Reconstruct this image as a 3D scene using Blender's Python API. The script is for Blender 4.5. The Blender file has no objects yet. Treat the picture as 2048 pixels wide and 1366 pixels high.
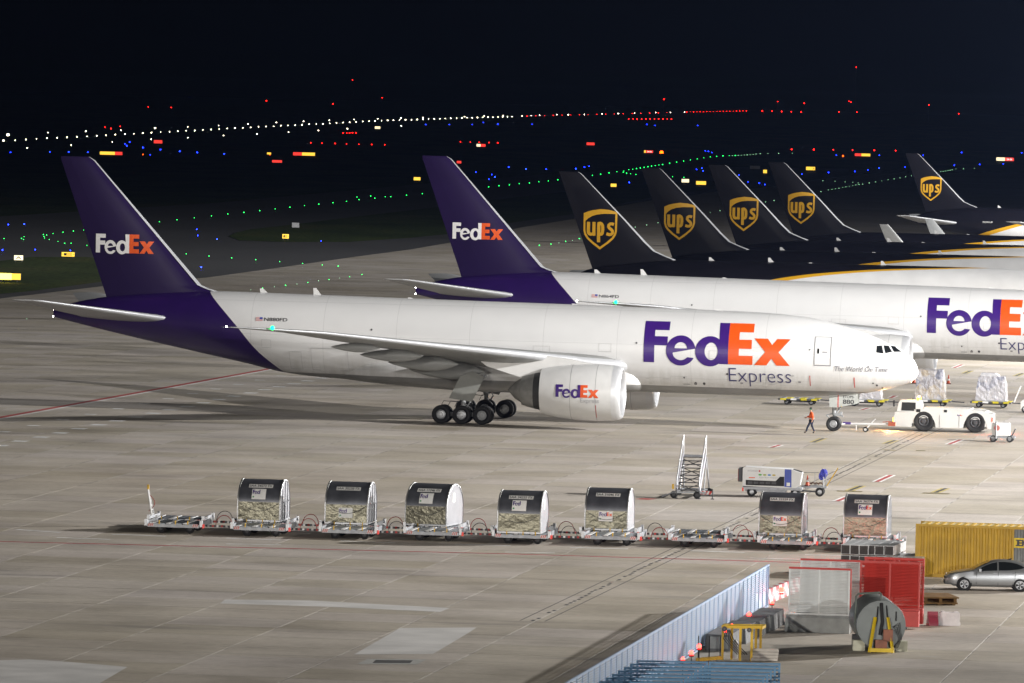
import bpy, bmesh, math, random
from mathutils import Vector, Matrix
random.seed(7)
sc = bpy.context.scene
C = sc.collection
PI = math.pi

# ---------------------------------------------------------------- camera
CAM_H, CAM_F, PITCH, ROLL = 22.794, 13704.3, 0.0347188, 0.0226538
cp, sp, cr, sr = math.cos(PITCH), math.sin(PITCH), math.cos(ROLL), math.sin(ROLL)
right0, up0, fwd = Vector((1, 0, 0)), Vector((0, sp, cp)), Vector((0, cp, -sp))
rt = right0 * cr + up0 * sr
up = up0 * cr - right0 * sr
camd = bpy.data.cameras.new('camera')
cam = bpy.data.objects.new('camera', camd)
C.objects.link(cam)
mw = Matrix.Identity(4)
for i in range(3):
    mw[i][0], mw[i][1], mw[i][2] = rt[i], up[i], -fwd[i]
mw[2][3] = CAM_H
cam.matrix_world = mw
camd.sensor_width = 36
camd.lens = CAM_F / 2048 * 36
camd.clip_start = 1
camd.clip_end = 60000
sc.camera = cam

# ---------------------------------------------------------------- world, sun, exposure
w = bpy.data.worlds.new('World')
sc.world = w
w.use_nodes = True
nt = w.node_tree
bgn = nt.nodes['Background']
sky = nt.nodes.new('ShaderNodeTexSky')
sky.sky_type = 'NISHITA'
sky.sun_disc = False
sky.sun_elevation = math.radians(-7)
sky.sun_rotation = math.radians(60)
nt.links.new(sky.outputs[0], bgn.inputs[0])
bgn.inputs[1].default_value = 0.05
sund = bpy.data.lights.new('moonlight', 'SUN')
sund.energy = 0.004
sund.angle = math.radians(0.5)
sund.color = (0.8, 0.88, 1)
sun = bpy.data.objects.new('moonlight', sund)
C.objects.link(sun)
sun.rotation_euler = (math.radians(40), 0, math.radians(60))
vs = sc.view_settings
vs.view_transform = 'Standard'
vs.look = 'None'
vs.exposure = 0
vs.gamma = 1
vs.use_curve_mapping = False
sc.cycles.max_bounces = 5
sc.cycles.sample_clamp_indirect = 4

# ---------------------------------------------------------------- pixel -> place
PSI = 0.1451            # the stands, slabs and near airplane are all turned by this


def ray(px, py):
    a, b = px - 1024, py - 683
    x, y = a * cr + b * sr, -a * sr + b * cr
    u, v = x / CAM_F, -y / CAM_F
    return Vector((u, cp + v * sp, -sp + v * cp))


def terrain(y):
    if y < 2700: return 0.0
    if y < 4500: return (y - 2700) * 0.0087
    return min(21., 15.66 + (y - 4500) * 0.0012)


def gnd(px, py, z=0.0):
    r = ray(px, py)
    t = (z - CAM_H) / r.z
    return Vector((r.x * t, r.y * t, z))


def far(px, py, h=0.0, maxd=5200):
    """where the ray meets the rising ground (plus h)"""
    r = ray(px, py)
    lo, hi = 100.0, maxd
    f = lambda t: CAM_H + r.z * t - terrain(r.y * t) - h
    if f(hi) > 0: return Vector((r.x * hi, r.y * hi, CAM_H + r.z * hi))
    for _ in range(50):
        m = (lo + hi) / 2
        if f(m) > 0: lo = m
        else: hi = m
    return Vector((r.x * lo, r.y * lo, CAM_H + r.z * lo))


# ---------------------------------------------------------------- materials
MATS = {}


def mat(name, col, rough=.55, metal=0., var=.12, scale=3., emit=None, strength=0., bump=0., bscale=20., coat=0., sample=True, spec=.5):
    if name in MATS: return MATS[name]
    m = bpy.data.materials.new(name)
    m.use_nodes = True
    n = m.node_tree
    b = n.nodes['Principled BSDF']
    b.inputs['Roughness'].default_value = rough
    b.inputs['Metallic'].default_value = metal
    b.inputs['Coat Weight'].default_value = coat
    b.inputs['Specular IOR Level'].default_value = spec
    b.inputs['Base Color'].default_value = (*col, 1)
    if var > 0:
        tc = n.nodes.new('ShaderNodeTexCoord')
        no = n.nodes.new('ShaderNodeTexNoise')
        no.inputs['Scale'].default_value = scale
        no.inputs['Detail'].default_value = 5
        n.links.new(tc.outputs['Object'], no.inputs['Vector'])
        rp = n.nodes.new('ShaderNodeValToRGB')
        rp.color_ramp.elements[0].position = .3
        rp.color_ramp.elements[1].position = .75
        rp.color_ramp.elements[0].color = (*[c * (1 - var) for c in col], 1)
        rp.color_ramp.elements[1].color = (*[min(1, c * (1 + var * .6)) for c in col], 1)
        n.links.new(no.outputs[0], rp.inputs[0])
        n.links.new(rp.outputs[0], b.inputs['Base Color'])
    if bump > 0:
        tc = n.nodes.new('ShaderNodeTexCoord')
        no = n.nodes.new('ShaderNodeTexNoise')
        no.inputs['Scale'].default_value = bscale
        no.inputs['Detail'].default_value = 4
        n.links.new(tc.outputs['Object'], no.inputs['Vector'])
        bp = n.nodes.new('ShaderNodeBump')
        bp.inputs['Strength'].default_value = bump
        bp.inputs['Distance'].default_value = .05
        n.links.new(no.outputs[0], bp.inputs['Height'])
        n.links.new(bp.outputs[0], b.inputs['Normal'])
    if emit:
        b.inputs['Emission Color'].default_value = (*emit, 1)
        b.inputs['Emission Strength'].default_value = strength
        if not sample: m.cycles.emission_sampling = 'NONE'
    MATS[name] = m
    return m


class NB:
    """tiny node-building helper"""
    def __init__(s, name):
        s.m = bpy.data.materials.new(name)
        s.m.use_nodes = True
        s.n = s.m.node_tree
        s.b = s.n.nodes['Principled BSDF']
        MATS[name] = s.m

    def node(s, t, **kw):
        nd = s.n.nodes.new(t)
        for k, v in kw.items(): setattr(nd, k, v)
        return nd

    def put(s, sock, v):
        if hasattr(v, 'is_output'): s.n.links.new(v, sock)
        else:
            try: sock.default_value = v
            except Exception: sock.default_value = (*v, 1)

    def math(s, op, a, b=0.):
        nd = s.node('ShaderNodeMath', operation=op)
        s.put(nd.inputs[0], a)
        s.put(nd.inputs[1], b)
        return nd.outputs[0]

    def noise(s, vec, scale, detail=4, rough=.55):
        nd = s.node('ShaderNodeTexNoise')
        s.put(nd.inputs['Vector'], vec)
        nd.inputs['Scale'].default_value = scale
        nd.inputs['Detail'].default_value = detail
        nd.inputs['Roughness'].default_value = rough
        return nd.outputs[0]

    def ramp(s, f, stops):
        nd = s.node('ShaderNodeValToRGB')
        e = nd.color_ramp.elements
        while len(e) < len(stops): e.new(.5)
        for k, (p, c) in enumerate(stops):
            e[k].position = p
            e[k].color = (*c, 1) if isinstance(c, tuple) else (c, c, c, 1)
        s.put(nd.inputs[0], f)
        return nd.outputs[0]

    def mix(s, f, a, b, mode='MIX'):
        nd = s.node('ShaderNodeMix', data_type='RGBA', blend_type=mode)
        s.put(nd.inputs[0], f)
        s.put(nd.inputs[6], a)
        s.put(nd.inputs[7], b)
        return nd.outputs[2]

    def curve(s, x, pts):
        xs = [p[0] for p in pts]; ys = [p[1] for p in pts]
        x0, x1, y0, y1 = min(xs), max(xs), min(ys), max(ys)
        t = s.math('DIVIDE', s.math('SUBTRACT', x, x0), x1 - x0)
        nd = s.node('ShaderNodeFloatCurve')
        cv = nd.mapping.curves[0]
        P = sorted([((a - x0) / (x1 - x0), (b - y0) / (y1 - y0)) for a, b in pts])
        while len(cv.points) < len(P): cv.points.new(.5, .5)
        for k, (a, b) in enumerate(P):
            cv.points[k].location = (a, b)
        nd.mapping.update()
        s.put(nd.inputs['Value'], t)
        return s.math('ADD', s.math('MULTIPLY', nd.outputs[0], y1 - y0), y0)

    def vec(s, v, scale):
        nd = s.node('ShaderNodeMapping')
        s.put(nd.inputs[0], v)
        nd.inputs['Scale'].default_value = scale
        return nd.outputs[0]

    def bump(s, h, strength, dist=.05):
        nd = s.node('ShaderNodeBump')
        nd.inputs['Strength'].default_value = strength
        nd.inputs['Distance'].default_value = dist
        s.put(nd.inputs['Height'], h)
        s.n.links.new(nd.outputs[0], s.b.inputs['Normal'])


def concrete(name, joints):
    q = NB(name)
    geo = q.node('ShaderNodeNewGeometry')
    rot = q.node('ShaderNodeVectorRotate', rotation_type='Z_AXIS')
    q.put(rot.inputs['Vector'], geo.outputs['Position'])
    rot.inputs['Angle'].default_value = PSI
    P = rot.outputs[0]
    sep = q.node('ShaderNodeSeparateXYZ')
    q.put(sep.inputs[0], P)
    a, b = sep.outputs[0], sep.outputs[1]
    big = q.noise(P, .018, 4)
    mid = q.noise(P, .16, 5)
    fine = q.noise(P, 2.2, 5, .7)
    along = q.noise(q.vec(P, (.03, .55, 1)), 1., 5, .6)      # wear drawn out along the taxi direction
    col = q.ramp(big, [(.3, (.39, .345, .285)), (.5, (.44, .40, .345)), (.7, (.475, .44, .395))])
    col = q.mix(.7, col, q.ramp(mid, [(.28, .72), (.5, .97), (.75, 1.12)]), 'MULTIPLY')
    col = q.mix(.34, col, q.ramp(along, [(.3, .66), (.5, .98), (.72, 1.12)]), 'MULTIPLY')
    col = q.mix(.45, col, q.ramp(fine, [(.25, .6), (.6, 1.1)]), 'MULTIPLY')
    # each slab was cast on its own and aged a little differently
    ia = q.math('FLOOR', q.math('DIVIDE', q.math('SUBTRACT', a, 2.7), 5.))
    ib = q.math('FLOOR', q.math('DIVIDE', b, 5.))
    cx = q.node('ShaderNodeCombineXYZ')
    q.put(cx.inputs[0], ia)
    q.put(cx.inputs[1], ib)
    wn = q.node('ShaderNodeTexWhiteNoise', noise_dimensions='2D')
    q.put(wn.inputs['Vector'], cx.outputs[0])
    col = q.mix(.5, col, q.ramp(wn.outputs[0], [(0, .72), (.7, 1.0), (1, 1.12)]), 'MULTIPLY')
    col = q.mix(.7, col, q.mix(wn.outputs[0], (1.02, .98, .86), (.97, .95, 1.0)), 'MULTIPLY')
    # oil and tyre stains
    st = q.noise(q.vec(P, (.05, .22, 1)), 1., 3, .5)
    col = q.mix(q.ramp(st, [(.64, 0.), (.74, .55)]), col, (.09, .085, .08))
    tyre = q.noise(q.vec(P, (.012, 1.6, 1)), 1., 2, .4)
    col = q.mix(q.ramp(tyre, [(.64, 0.), (.71, .26)]), col, (.10, .095, .09))
    light = q.noise(q.vec(P, (.07, .13, 1)), 1.7, 3)
    col = q.mix(q.ramp(light, [(.68, 0.), (.73, .35)]), col, (.45, .44, .42))
    if joints:
        fa = q.math('PINGPONG', q.math('SUBTRACT', a, 2.7), 2.5)
        fb = q.math('PINGPONG', b, 2.5)
        j = q.math('MAXIMUM', q.math('LESS_THAN', fa, .035), q.math('MULTIPLY', q.math('LESS_THAN', fb, .03), .45))
        br = q.noise(P, .35, 2)
        jc = q.ramp(br, [(.42, (.15, .14, .13)), (.55, (.5, .48, .44))])
        col = q.mix(q.math('MULTIPLY', j, .9), col, jc)
    q.put(q.b.inputs['Base Color'], col)
    q.put(q.b.inputs['Roughness'], q.ramp(mid, [(.3, .55), (.7, .8)]))
    q.bump(fine, .25, .02)
    return q.m


def asphalt(name, c0, c1):
    q = NB(name)
    geo = q.node('ShaderNodeNewGeometry')
    P = geo.outputs['Position']
    n1 = q.noise(q.vec(P, (.05, .012, 1)), 1., 4)
    n2 = q.noise(P, 3., 4)
    col = q.ramp(n1, [(.3, c0), (.7, c1)])
    col = q.mix(.4, col, q.ramp(n2, [(.3, .7), (.7, 1.2)]), 'MULTIPLY')
    q.put(q.b.inputs['Base Color'], col)
    q.b.inputs['Roughness'].default_value = .75
    return q.m


def grassmat(name):
    q = NB(name)
    geo = q.node('ShaderNodeNewGeometry')
    P = geo.outputs['Position']
    n1 = q.noise(q.vec(P, (.06, .02, 1)), 1., 5)
    n2 = q.noise(q.vec(P, (1.2, .25, 1)), 1., 5, .7)
    col = q.ramp(n1, [(.3, (.03, .05, .012)), (.55, (.055, .08, .02)), (.75, (.09, .085, .03))])
    col = q.mix(.8, col, q.ramp(n2, [(.3, .45), (.7, 1.5)]), 'MULTIPLY')
    q.put(q.b.inputs['Base Color'], col)
    q.b.inputs['Roughness'].default_value = .9
    q.b.inputs['Specular IOR Level'].default_value = .1
    return q.m


# ---------------------------------------------------------------- mesh builder
class MB:
    def __init__(s):
        s.v, s.f, s.mi = [], [], []
        s.k = 0

    def face(s, pts):
        i = len(s.v)
        s.v += [tuple(p) for p in pts]
        s.f.append(tuple(range(i, i + len(pts))))
        s.mi.append(s.k)
        return s

    def box(s, c, d, rz=0., ry=0., rx=0.):
        M3 = Matrix.Rotation(rz, 3, 'Z') @ Matrix.Rotation(ry, 3, 'Y') @ Matrix.Rotation(rx, 3, 'X')
        i = len(s.v)
        for sx in (-.5, .5):
            for sy in (-.5, .5):
                for sz in (-.5, .5):
                    s.v.append(tuple(Vector(c) + M3 @ Vector((d[0] * sx, d[1] * sy, d[2] * sz))))
        for q in ((0, 1, 3, 2), (4, 6, 7, 5), (0, 4, 5, 1), (2, 3, 7, 6), (0, 2, 6, 4), (1, 5, 7, 3)):
            s.f.append(tuple(i + a for a in q))
            s.mi.append(s.k)
        return s

    def bar(s, p, q, w, h):
        """rectangular bar from p to q"""
        p, q = Vector(p), Vector(q)
        d = q - p
        z = d.normalized()
        x = z.cross(Vector((0, 0, 1)))
        if x.length < 1e-4: x = Vector((1, 0, 0))
        x.normalize()
        y = z.cross(x)
        R = [[o + x * a * w / 2 + y * b * h / 2 for a, b in ((-1, -1), (1, -1), (1, 1), (-1, 1))] for o in (p, q)]
        return s.loft(R)

    def loft(s, rings, cap=True, close=True):
        i = len(s.v)
        n = len(rings[0])
        for r in rings: s.v += [tuple(p) for p in r]
        for k in range(len(rings) - 1):
            for j in range(n if close else n - 1):
                j2 = (j + 1) % n
                s.f.append((i + k * n + j, i + k * n + j2, i + (k + 1) * n + j2, i + (k + 1) * n + j))
                s.mi.append(s.k)
        if cap:
            s.f.append(tuple(i + j for j in reversed(range(n)))); s.mi.append(s.k)
            s.f.append(tuple(i + (len(rings) - 1) * n + j for j in range(n))); s.mi.append(s.k)
        return s

    def tube(s, p, q, r, n=8, r2=None):
        return s.path([p, q], [r, r if r2 is None else r2], n)

    def path(s, pts, r, n=6):
        pts = [Vector(p) for p in pts]
        rs = r if isinstance(r, (list, tuple)) else [r] * len(pts)
        rings = []
        prev = None
        for k, p in enumerate(pts):
            d = (pts[min(k + 1, len(pts) - 1)] - pts[max(k - 1, 0)]).normalized()
            x = prev - d * prev.dot(d) if prev is not None else d.cross(Vector((0, 0, 1)))
            if x.length < 1e-4: x = d.cross(Vector((1, 0, 0)))
            x.normalize()
            prev = x
            y = d.cross(x)
            rings.append([p + (x * math.cos(2 * PI * j / n) + y * math.sin(2 * PI * j / n)) * rs[k] for j in range(n)])
        return s.loft(rings)

    def lathe(s, prof, c=(0, 0, 0), axis='x', n=32, cap=False):
        """prof: (along, radius)"""
        rings = []
        for a, r in prof:
            R = []
            for j in range(n):
                t = 2 * PI * j / n
                u, v = r * math.cos(t), r * math.sin(t)
                R.append({'x': (c[0] + a, c[1] + u, c[2] + v), 'y': (c[0] + u, c[1] + a, c[2] + v), 'z': (c[0] + u, c[1] + v, c[2] + a)}[axis])
            rings.append(R)
        return s.loft(rings, cap)

    def prism(s, pts, axis, a0, a1):
        """2D outline pts pushed along an axis: 'y' -> pts are (x,z); 'x' -> (y,z); 'z' -> (x,y)"""
        def P(p, a):
            return {'y': (p[0], a, p[1]), 'x': (a, p[0], p[1]), 'z': (p[0], p[1], a)}[axis]
        return s.loft([[P(p, a0) for p in pts], [P(p, a1) for p in pts]])

    def sphere(s, c, r, n=10, m=6, sz=1.):
        return s.lathe([(-r * sz * math.cos(PI * k / m), max(1e-3, r * math.sin(PI * k / m))) for k in range(m + 1)], c, 'z', n)

    def mesh(s, name, mats, smooth=30, weld=False):
        me = bpy.data.meshes.new(name)
        me.from_pydata(s.v, [], s.f)
        for m in (mats if isinstance(mats, (list, tuple)) else [mats]): me.materials.append(m)
        if any(s.mi):
            me.polygons.foreach_set('material_index', s.mi)
        bm = bmesh.new()
        bm.from_mesh(me)
        if weld: bmesh.ops.remove_doubles(bm, verts=bm.verts, dist=1e-4)
        bmesh.ops.recalc_face_normals(bm, faces=bm.faces)
        bm.to_mesh(me)
        bm.free()
        if smooth:
            me.shade_smooth()
            me.set_sharp_from_angle(angle=math.radians(smooth))
        return me

    def build(s, name, mats, parent=None, smooth=30, weld=False):
        return link(name, s.mesh(name, mats, smooth, weld), parent)


def link(name, me, parent=None, loc=None, rz=None):
    o = bpy.data.objects.new(name, me)
    C.objects.link(o)
    if parent is not None: o.parent = parent
    if loc is not None: o.location = loc
    if rz is not None: o.rotation_euler[2] = rz
    return o


def tag(o, label, cat, group=None, kind=None):
    if label: o['label'] = label
    if cat: o['category'] = cat
    if group: o['group'] = group
    if kind: o['kind'] = kind
    return o


def thing(name, label, cat, loc=(0, 0, 0), rz=0., group=None):
    o = bpy.data.objects.new(name, None)
    C.objects.link(o)
    o.location = loc
    o.rotation_euler[2] = rz
    o.empty_display_size = .2
    return tag(o, label, cat, group)


KIDS = {}


def kids(o):
    return [c for c in bpy.data.objects if c.parent == o]


def copy_tree(o, parent=None):
    c = o.copy()
    C.objects.link(c)
    if parent is not None: c.parent = parent
    for ch in kids(o): copy_tree(ch, c)
    return c


def structure(o):
    o['kind'] = 'structure'
    return o


# ---------------------------------------------------------------- lettering
def curve2mesh(cu):
    ob = bpy.data.objects.new('tmp', cu)
    C.objects.link(ob)
    dg = bpy.context.evaluated_depsgraph_get()
    me = bpy.data.meshes.new_from_object(ob.evaluated_get(dg))
    V = [(v.co.x, v.co.y) for v in me.vertices]
    F = [tuple(p.vertices) for p in me.polygons]
    bpy.data.objects.remove(ob)
    bpy.data.curves.remove(cu)
    bpy.data.meshes.remove(me)
    return V, F


def text2d(txt, bold=0., shear=0., fit=None):
    cu = bpy.data.curves.new('t', 'FONT')
    cu.body = txt
    cu.size = 1
    cu.offset = bold
    cu.shear = shear
    cu.resolution_u = 4
    V, F = curve2mesh(cu)
    return fit2d(V, F, fit)


def poly2d(polys, fit=None):
    cu = bpy.data.curves.new('t', 'CURVE')
    cu.dimensions = '2D'
    cu.fill_mode = 'BOTH'
    for P in polys:
        sp_ = cu.splines.new('POLY')
        sp_.points.add(len(P) - 1)
        for k, (x, y) in enumerate(P): sp_.points[k].co = (x, y, 0, 1)
        sp_.use_cyclic_u = True
    V, F = curve2mesh(cu)
    return fit2d(V, F, fit)


def fit2d(V, F, fit):
    if fit:
        xs = [v[0] for v in V]; ys = [v[1] for v in V]
        x0, x1, y0, y1 = min(xs), max(xs), min(ys), max(ys)
        u0, u1, v0, v1 = fit
        V = [(u0 + (x - x0) / (x1 - x0) * (u1 - u0), v0 + (y - y0) / (y1 - y0) * (v1 - v0)) for x, y in V]
    return V, F


def lettering(name, VF, fn, m, parent, step=0.):
    """flat letters laid on a surface by fn(u,v)->3D"""
    V, F = VF
    me = bpy.data.meshes.new(name)
    me.from_pydata([(x, y, 0) for x, y in V], [], F)
    bm = bmesh.new()
    bm.from_mesh(me)
    if step:
        for ax in (0, 1):
            lo = min(v.co[ax] for v in bm.verts)
            hi = max(v.co[ax] for v in bm.verts)
            k = lo + step
            while k < hi:
                no = Vector((1, 0, 0)) if ax == 0 else Vector((0, 1, 0))
                bmesh.ops.bisect_plane(bm, geom=bm.verts[:] + bm.edges[:] + bm.faces[:], plane_co=no * k, plane_no=no)
                k += step
    for v in bm.verts: v.co = fn(v.co.x, v.co.y)
    bm.to_mesh(me)
    bm.free()
    me.materials.append(m)
    return link(name, me, parent)


def ell(cx, cy, rx, ry, a0, a1, n=20):
    return [(cx + rx * math.cos(math.radians(a0 + (a1 - a0) * k / n)), cy + ry * math.sin(math.radians(a0 + (a1 - a0) * k / n))) for k in range(n + 1)]


# the five letters of the freight company's name, cap height 1, drawn from the photograph
L_F = [(0, 0), (.27, 0), (.27, .42), (.60, .42), (.60, .64), (.27, .64), (.27, .79), (.63, .79), (.63, 1), (0, 1)]
L_E = [(2.14, 0), (2.76, 0), (2.76, .22), (2.41, .22), (2.41, .39), (2.73, .39), (2.73, .61), (2.41, .61), (2.41, .79), (2.76, .79), (2.76, 1), (2.14, 1)]
L_e = ell(.94, .305, .375, .37, -28, -351.5, 40) + [(.738, .25)] + ell(.94, .25, .205, .18, -172, -35, 10)
L_eh = ell(.94, .36, .16, .15, 0, 180, 14)
L_d = ell(1.68, .305, .375, .37, 52, 308, 34) + [(1.92, 0), (2.139, 0), (2.139, 1), (1.89, 1)]
L_dh = ell(1.71, .305, .165, .215, 0, 345, 22)
L_x = [(2.80, 0), (3.11, 0), (3.235, .17), (3.36, 0), (3.70, 0), (3.41, .325), (3.70, .65), (3.37, .65), (3.245, .50), (3.13, .65), (2.79, .65), (3.075, .325)]


def fed_letters(fit, parent, fn, m1, m2, step=0., ex=True):
    """fit = (u0, v0, cap height, width scale)"""
    u0, v0, h, ws = fit
    T = lambda VF: ([(u0 + x * h * ws, v0 + y * h) for x, y in VF[0]], VF[1])
    lettering('lettering', T(merge2d([poly2d([L_F]), poly2d([L_e, L_eh]), poly2d([L_d, L_dh])])), fn, m1, parent, step)
    if ex: lettering('lettering', T(merge2d([poly2d([L_E]), poly2d([L_x])])), fn, m2, parent, step)


def merge2d(parts):
    V, F = [], []
    for v, f in parts:
        o = len(V)
        V += v
        F += [tuple(i + o for i in q) for q in f]
    return V, F


def interp(tab, x):
    if x <= tab[0][0]: return tab[0][1]
    for (a, b), (c, d) in zip(tab, tab[1:]):
        if x <= c: return b + (d - b) * (x - a) / (c - a)
    return tab[-1][1]


def smooth_interp(tab, x):
    """Catmull-Rom through a table"""
    if x <= tab[0][0]: return tab[0][1]
    if x >= tab[-1][0]: return tab[-1][1]
    for k in range(len(tab) - 1):
        if x <= tab[k + 1][0]: break
    p1, p2 = tab[k], tab[k + 1]
    p0 = tab[k - 1] if k > 0 else p1
    p3 = tab[k + 2] if k + 2 < len(tab) else p2
    h = p2[0] - p1[0]
    t = (x - p1[0]) / h
    m1 = (p2[1] - p0[1]) / max(1e-6, p2[0] - p0[0]) * h
    m2 = (p3[1] - p1[1]) / max(1e-6, p3[0] - p1[0]) * h
    return (2 * t**3 - 3 * t**2 + 1) * p1[1] + (t**3 - 2 * t**2 + t) * m1 + (-2 * t**3 + 3 * t**2) * p2[1] + (t**3 - t**2) * m2
# ================================================================ palette
WHITE = mat('white_paint', (.64, .64, .635), .35, var=.06, scale=1.5)
SILVER = mat('polished_metal', (.66, .67, .69), .42, .45, var=.05)
CHROME = mat('edge_metal', (.46, .47, .49), .4, .25, var=.05)
ALU = mat('aluminium', (.46, .47, .49), .45, .7, var=.1)
GALV = mat('galvanised_steel', (.30, .31, .33), .5, .6, var=.2, scale=4)
GREYP = mat('grey_paint', (.30, .31, .32), .5, var=.12, scale=1.2)
DKGREY = mat('dark_grey', (.06, .06, .065), .6, var=.2)
BLACK = mat('black_rubber', (.012, .012, .013), .75, var=.25, scale=6)
BLACKG = mat('black_gloss', (.008, .008, .01), .12, var=0)
GLASS = mat('tinted_glass', (.012, .014, .016), .06, var=0, spec=.8)
PURPLE = mat('purple_paint', (.042, .011, .165), .35, var=.08)
ORANGE = mat('orange_paint', (.72, .085, .006), .4, var=.06)
RED = mat('red_paint', (.50, .03, .02), .5, var=.15)
YELLOW = mat('yellow_paint', (.62, .37, .012), .5, var=.15)
GOLD = mat('gold_paint', (.60, .32, .015), .4, var=.06)
INK = mat('dark_lettering', (.03, .03, .035), .5, var=0)
INKG = mat('grey_lettering', (.33, .33, .35), .5, var=0)
INKB = mat('navy_lettering', (.035, .03, .12), .5, var=0)
BLUE = mat('blue_paint', (.03, .06, .35), .4, var=.1)
FLUO = mat('lamp_glow_white', (1, 1, 1), emit=(1, .97, .9), strength=30, var=0)


# ================================================================ the setting
f2 = Vector((math.cos(PSI), -math.sin(PSI), 0))
l2 = Vector((math.sin(PSI), math.cos(PSI), 0))
CONC, SLAB = concrete('apron_concrete', True), concrete('slab_concrete', False)
ASPH = asphalt('taxiway_asphalt', (.022, .022, .024), (.045, .045, .048))
GRASS = grassmat('grass')

ys = [-300, 1000, 2700, 3000, 3300, 3600, 3900, 4200, 4500, 6000, 9000, 20000]
mb = MB()
for a, b in zip(ys, ys[1:]):
    mb.face([(-9000, a, terrain(a) - .12), (9000, a, terrain(a) - .12), (9000, b, terrain(b) - .12), (-9000, b, terrain(b) - .12)])
structure(mb.build('grassland', GRASS, None, 0, True))


def sheet(name, pts, z, m, extra=()):
    P = [gnd(*p) for p in pts] + [Vector((x, y, 0)) for x, y in extra]
    bm = bmesh.new()
    bm.faces.new([bm.verts.new((p.x, p.y, z)) for p in P])
    bmesh.ops.triangulate(bm, faces=bm.faces[:])
    bmesh.ops.recalc_face_normals(bm, faces=bm.faces[:])
    if bm.faces[0].normal.z < 0: bmesh.ops.reverse_faces(bm, faces=bm.faces[:])
    me = bpy.data.meshes.new(name)
    bm.to_mesh(me)
    bm.free()
    me.materials.append(m)
    return structure(link(name, me))


sheet('taxiway', [(-400, 452), (0, 432), (430, 405), (830, 368), (1130, 345), (1400, 333), (1700, 336), (2048, 341), (2300, 346)], -.085, ASPH, [(600, 600), (-600, 600)])
EDGE = [(-500, 640), (0, 597), (208, 572), (414, 555), (560, 535), (699, 515), (820, 499), (896, 486), (1041, 455), (1147, 438), (1234, 413), (1300, 401), (1388, 390), (1432, 383), (1483, 379), (1552, 372), (1618, 361), (1722, 349), (1824, 344), (1900, 345), (2046, 345), (2300, 348)]
sheet('apron', EDGE, -.006, CONC, [(500, 150), (-500, 150)])
sheet('grass_verge', [(-300, 545), (0, 521), (61, 513), (171, 513), (230, 519), (215, 561), (73, 580), (0, 587), (-300, 622)], -.05, GRASS)
sheet('grass_island', [(458, 472), (470, 465), (500, 458), (597, 447), (700, 434), (820, 420), (900, 411), (986, 399), (1123, 384), (1237, 372), (1320, 366), (1430, 362), (1436, 376), (1305, 394), (1237, 408), (1149, 427), (1036, 443), (891, 468), (820, 475), (699, 483), (562, 483), (480, 480)], -.05, GRASS)

# slabs near enough to be told apart, each one a piece of the apron
apron = bpy.data.objects['apron']
g = .022
h = 2.5 - g
sm = MB()
sm.loft([[(x * k, y * k, z) for x, y in ((-h, -h), (h, -h), (h, h), (-h, h))] for k, z in ((1, -.03), (1, -.008), (1 - .012 / h, 0))])
slab_me = sm.mesh('slab', SLAB, 0)
cells = []
for ia in range(-40, 30):
    for ib in range(40, 100):
        c = f2 * (2.7 + 5 * ia + 2.5) + l2 * (5 * ib + 2.5)
        lim = .0747 * c.y + 3.2
        if 262 < c.y < 402 and abs(c.x) < lim: cells.append((c.y, c))
cells.sort(key=lambda t: t[0])
for _, c in cells[:300]:
    link('slab', slab_me, apron, (c.x, c.y, random.uniform(-.002, .0015)), -PSI)
print('slabs', len(cells))

# ---------------------------------------------------------------- painted lines
PWHITE = mat('worn_white_line', (.72, .72, .70), .7, var=.35, scale=.9)
PRED = mat('worn_red_line', (.38, .05, .045), .7, var=.35, scale=.9)
PYEL = mat('worn_yellow_line', (.45, .36, .12), .7, var=.3, scale=.9)
PBLK = mat('worn_black_line', (.035, .035, .035), .7, var=.3, scale=.9)
PLINE = {}


def strip(mbx, A, B, wd, z, off=0.):
    d = (B - A)
    d.z = 0
    d.normalize()
    n = Vector((-d.y, d.x, 0))
    A, B = A + n * off, B + n * off
    mbx.face([(A.x - n.x * wd / 2, A.y - n.y * wd / 2, z), (A.x + n.x * wd / 2, A.y + n.y * wd / 2, z), (B.x + n.x * wd / 2, B.y + n.y * wd / 2, z), (B.x - n.x * wd / 2, B.y - n.y * wd / 2, z)])


def line(name, segs, wd, m, z=.005, off=0.):
    q = MB()
    for a, b in segs: strip(q, gnd(*a), gnd(*b), wd, z, off)
    return structure(q.build(name, m, None, 0))


rw = [((-300, 890), (0, 835)), ((0, 835), (520, 741)), ((520, 741), (700, 708))]
line('red_stand_line', rw, .55, PRED)
line('white_stand_edging', rw, .32, PWHITE, .005, -.5)
road = [((-300, 1076), (1000, 1107.5)), ((1000, 1107.5), (2300, 1146))]
line('red_road_line', road, .5, PRED)
line('white_road_edging', road, .18, PWHITE, .005, -.42)
q = MB()
for zx, zy in [(0, 420), (80, 403), (163, 387), (240, 370), (315, 353), (392, 338), (467, 322), (540, 307), (610, 292), (678, 278), (745, 265), (810, 250), (870, 237), (930, 224), (998, 211), (1055, 198), (1112, 186), (1170, 174), (1225, 163), (1280, 152)]:
    p = gnd(zx / 1.991, 680 + zy / 1.991)
    strip(q, p - f2 * .5, p + f2 * .5, 1.7, .005)
for zx, zy in [(15, 365), (133, 341), (250, 318), (360, 296), (470, 274), (573, 254), (670, 234), (768, 213), (860, 195), (950, 177), (1035, 160), (1120, 143)]:
    p = gnd(zx / 1.991, 680 + zy / 1.991)
    strip(q, p - f2 * .42, p + f2 * .42, 1.1, .005)
structure(q.build('white_dash_line', PWHITE, None, 0))
q = MB()
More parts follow.
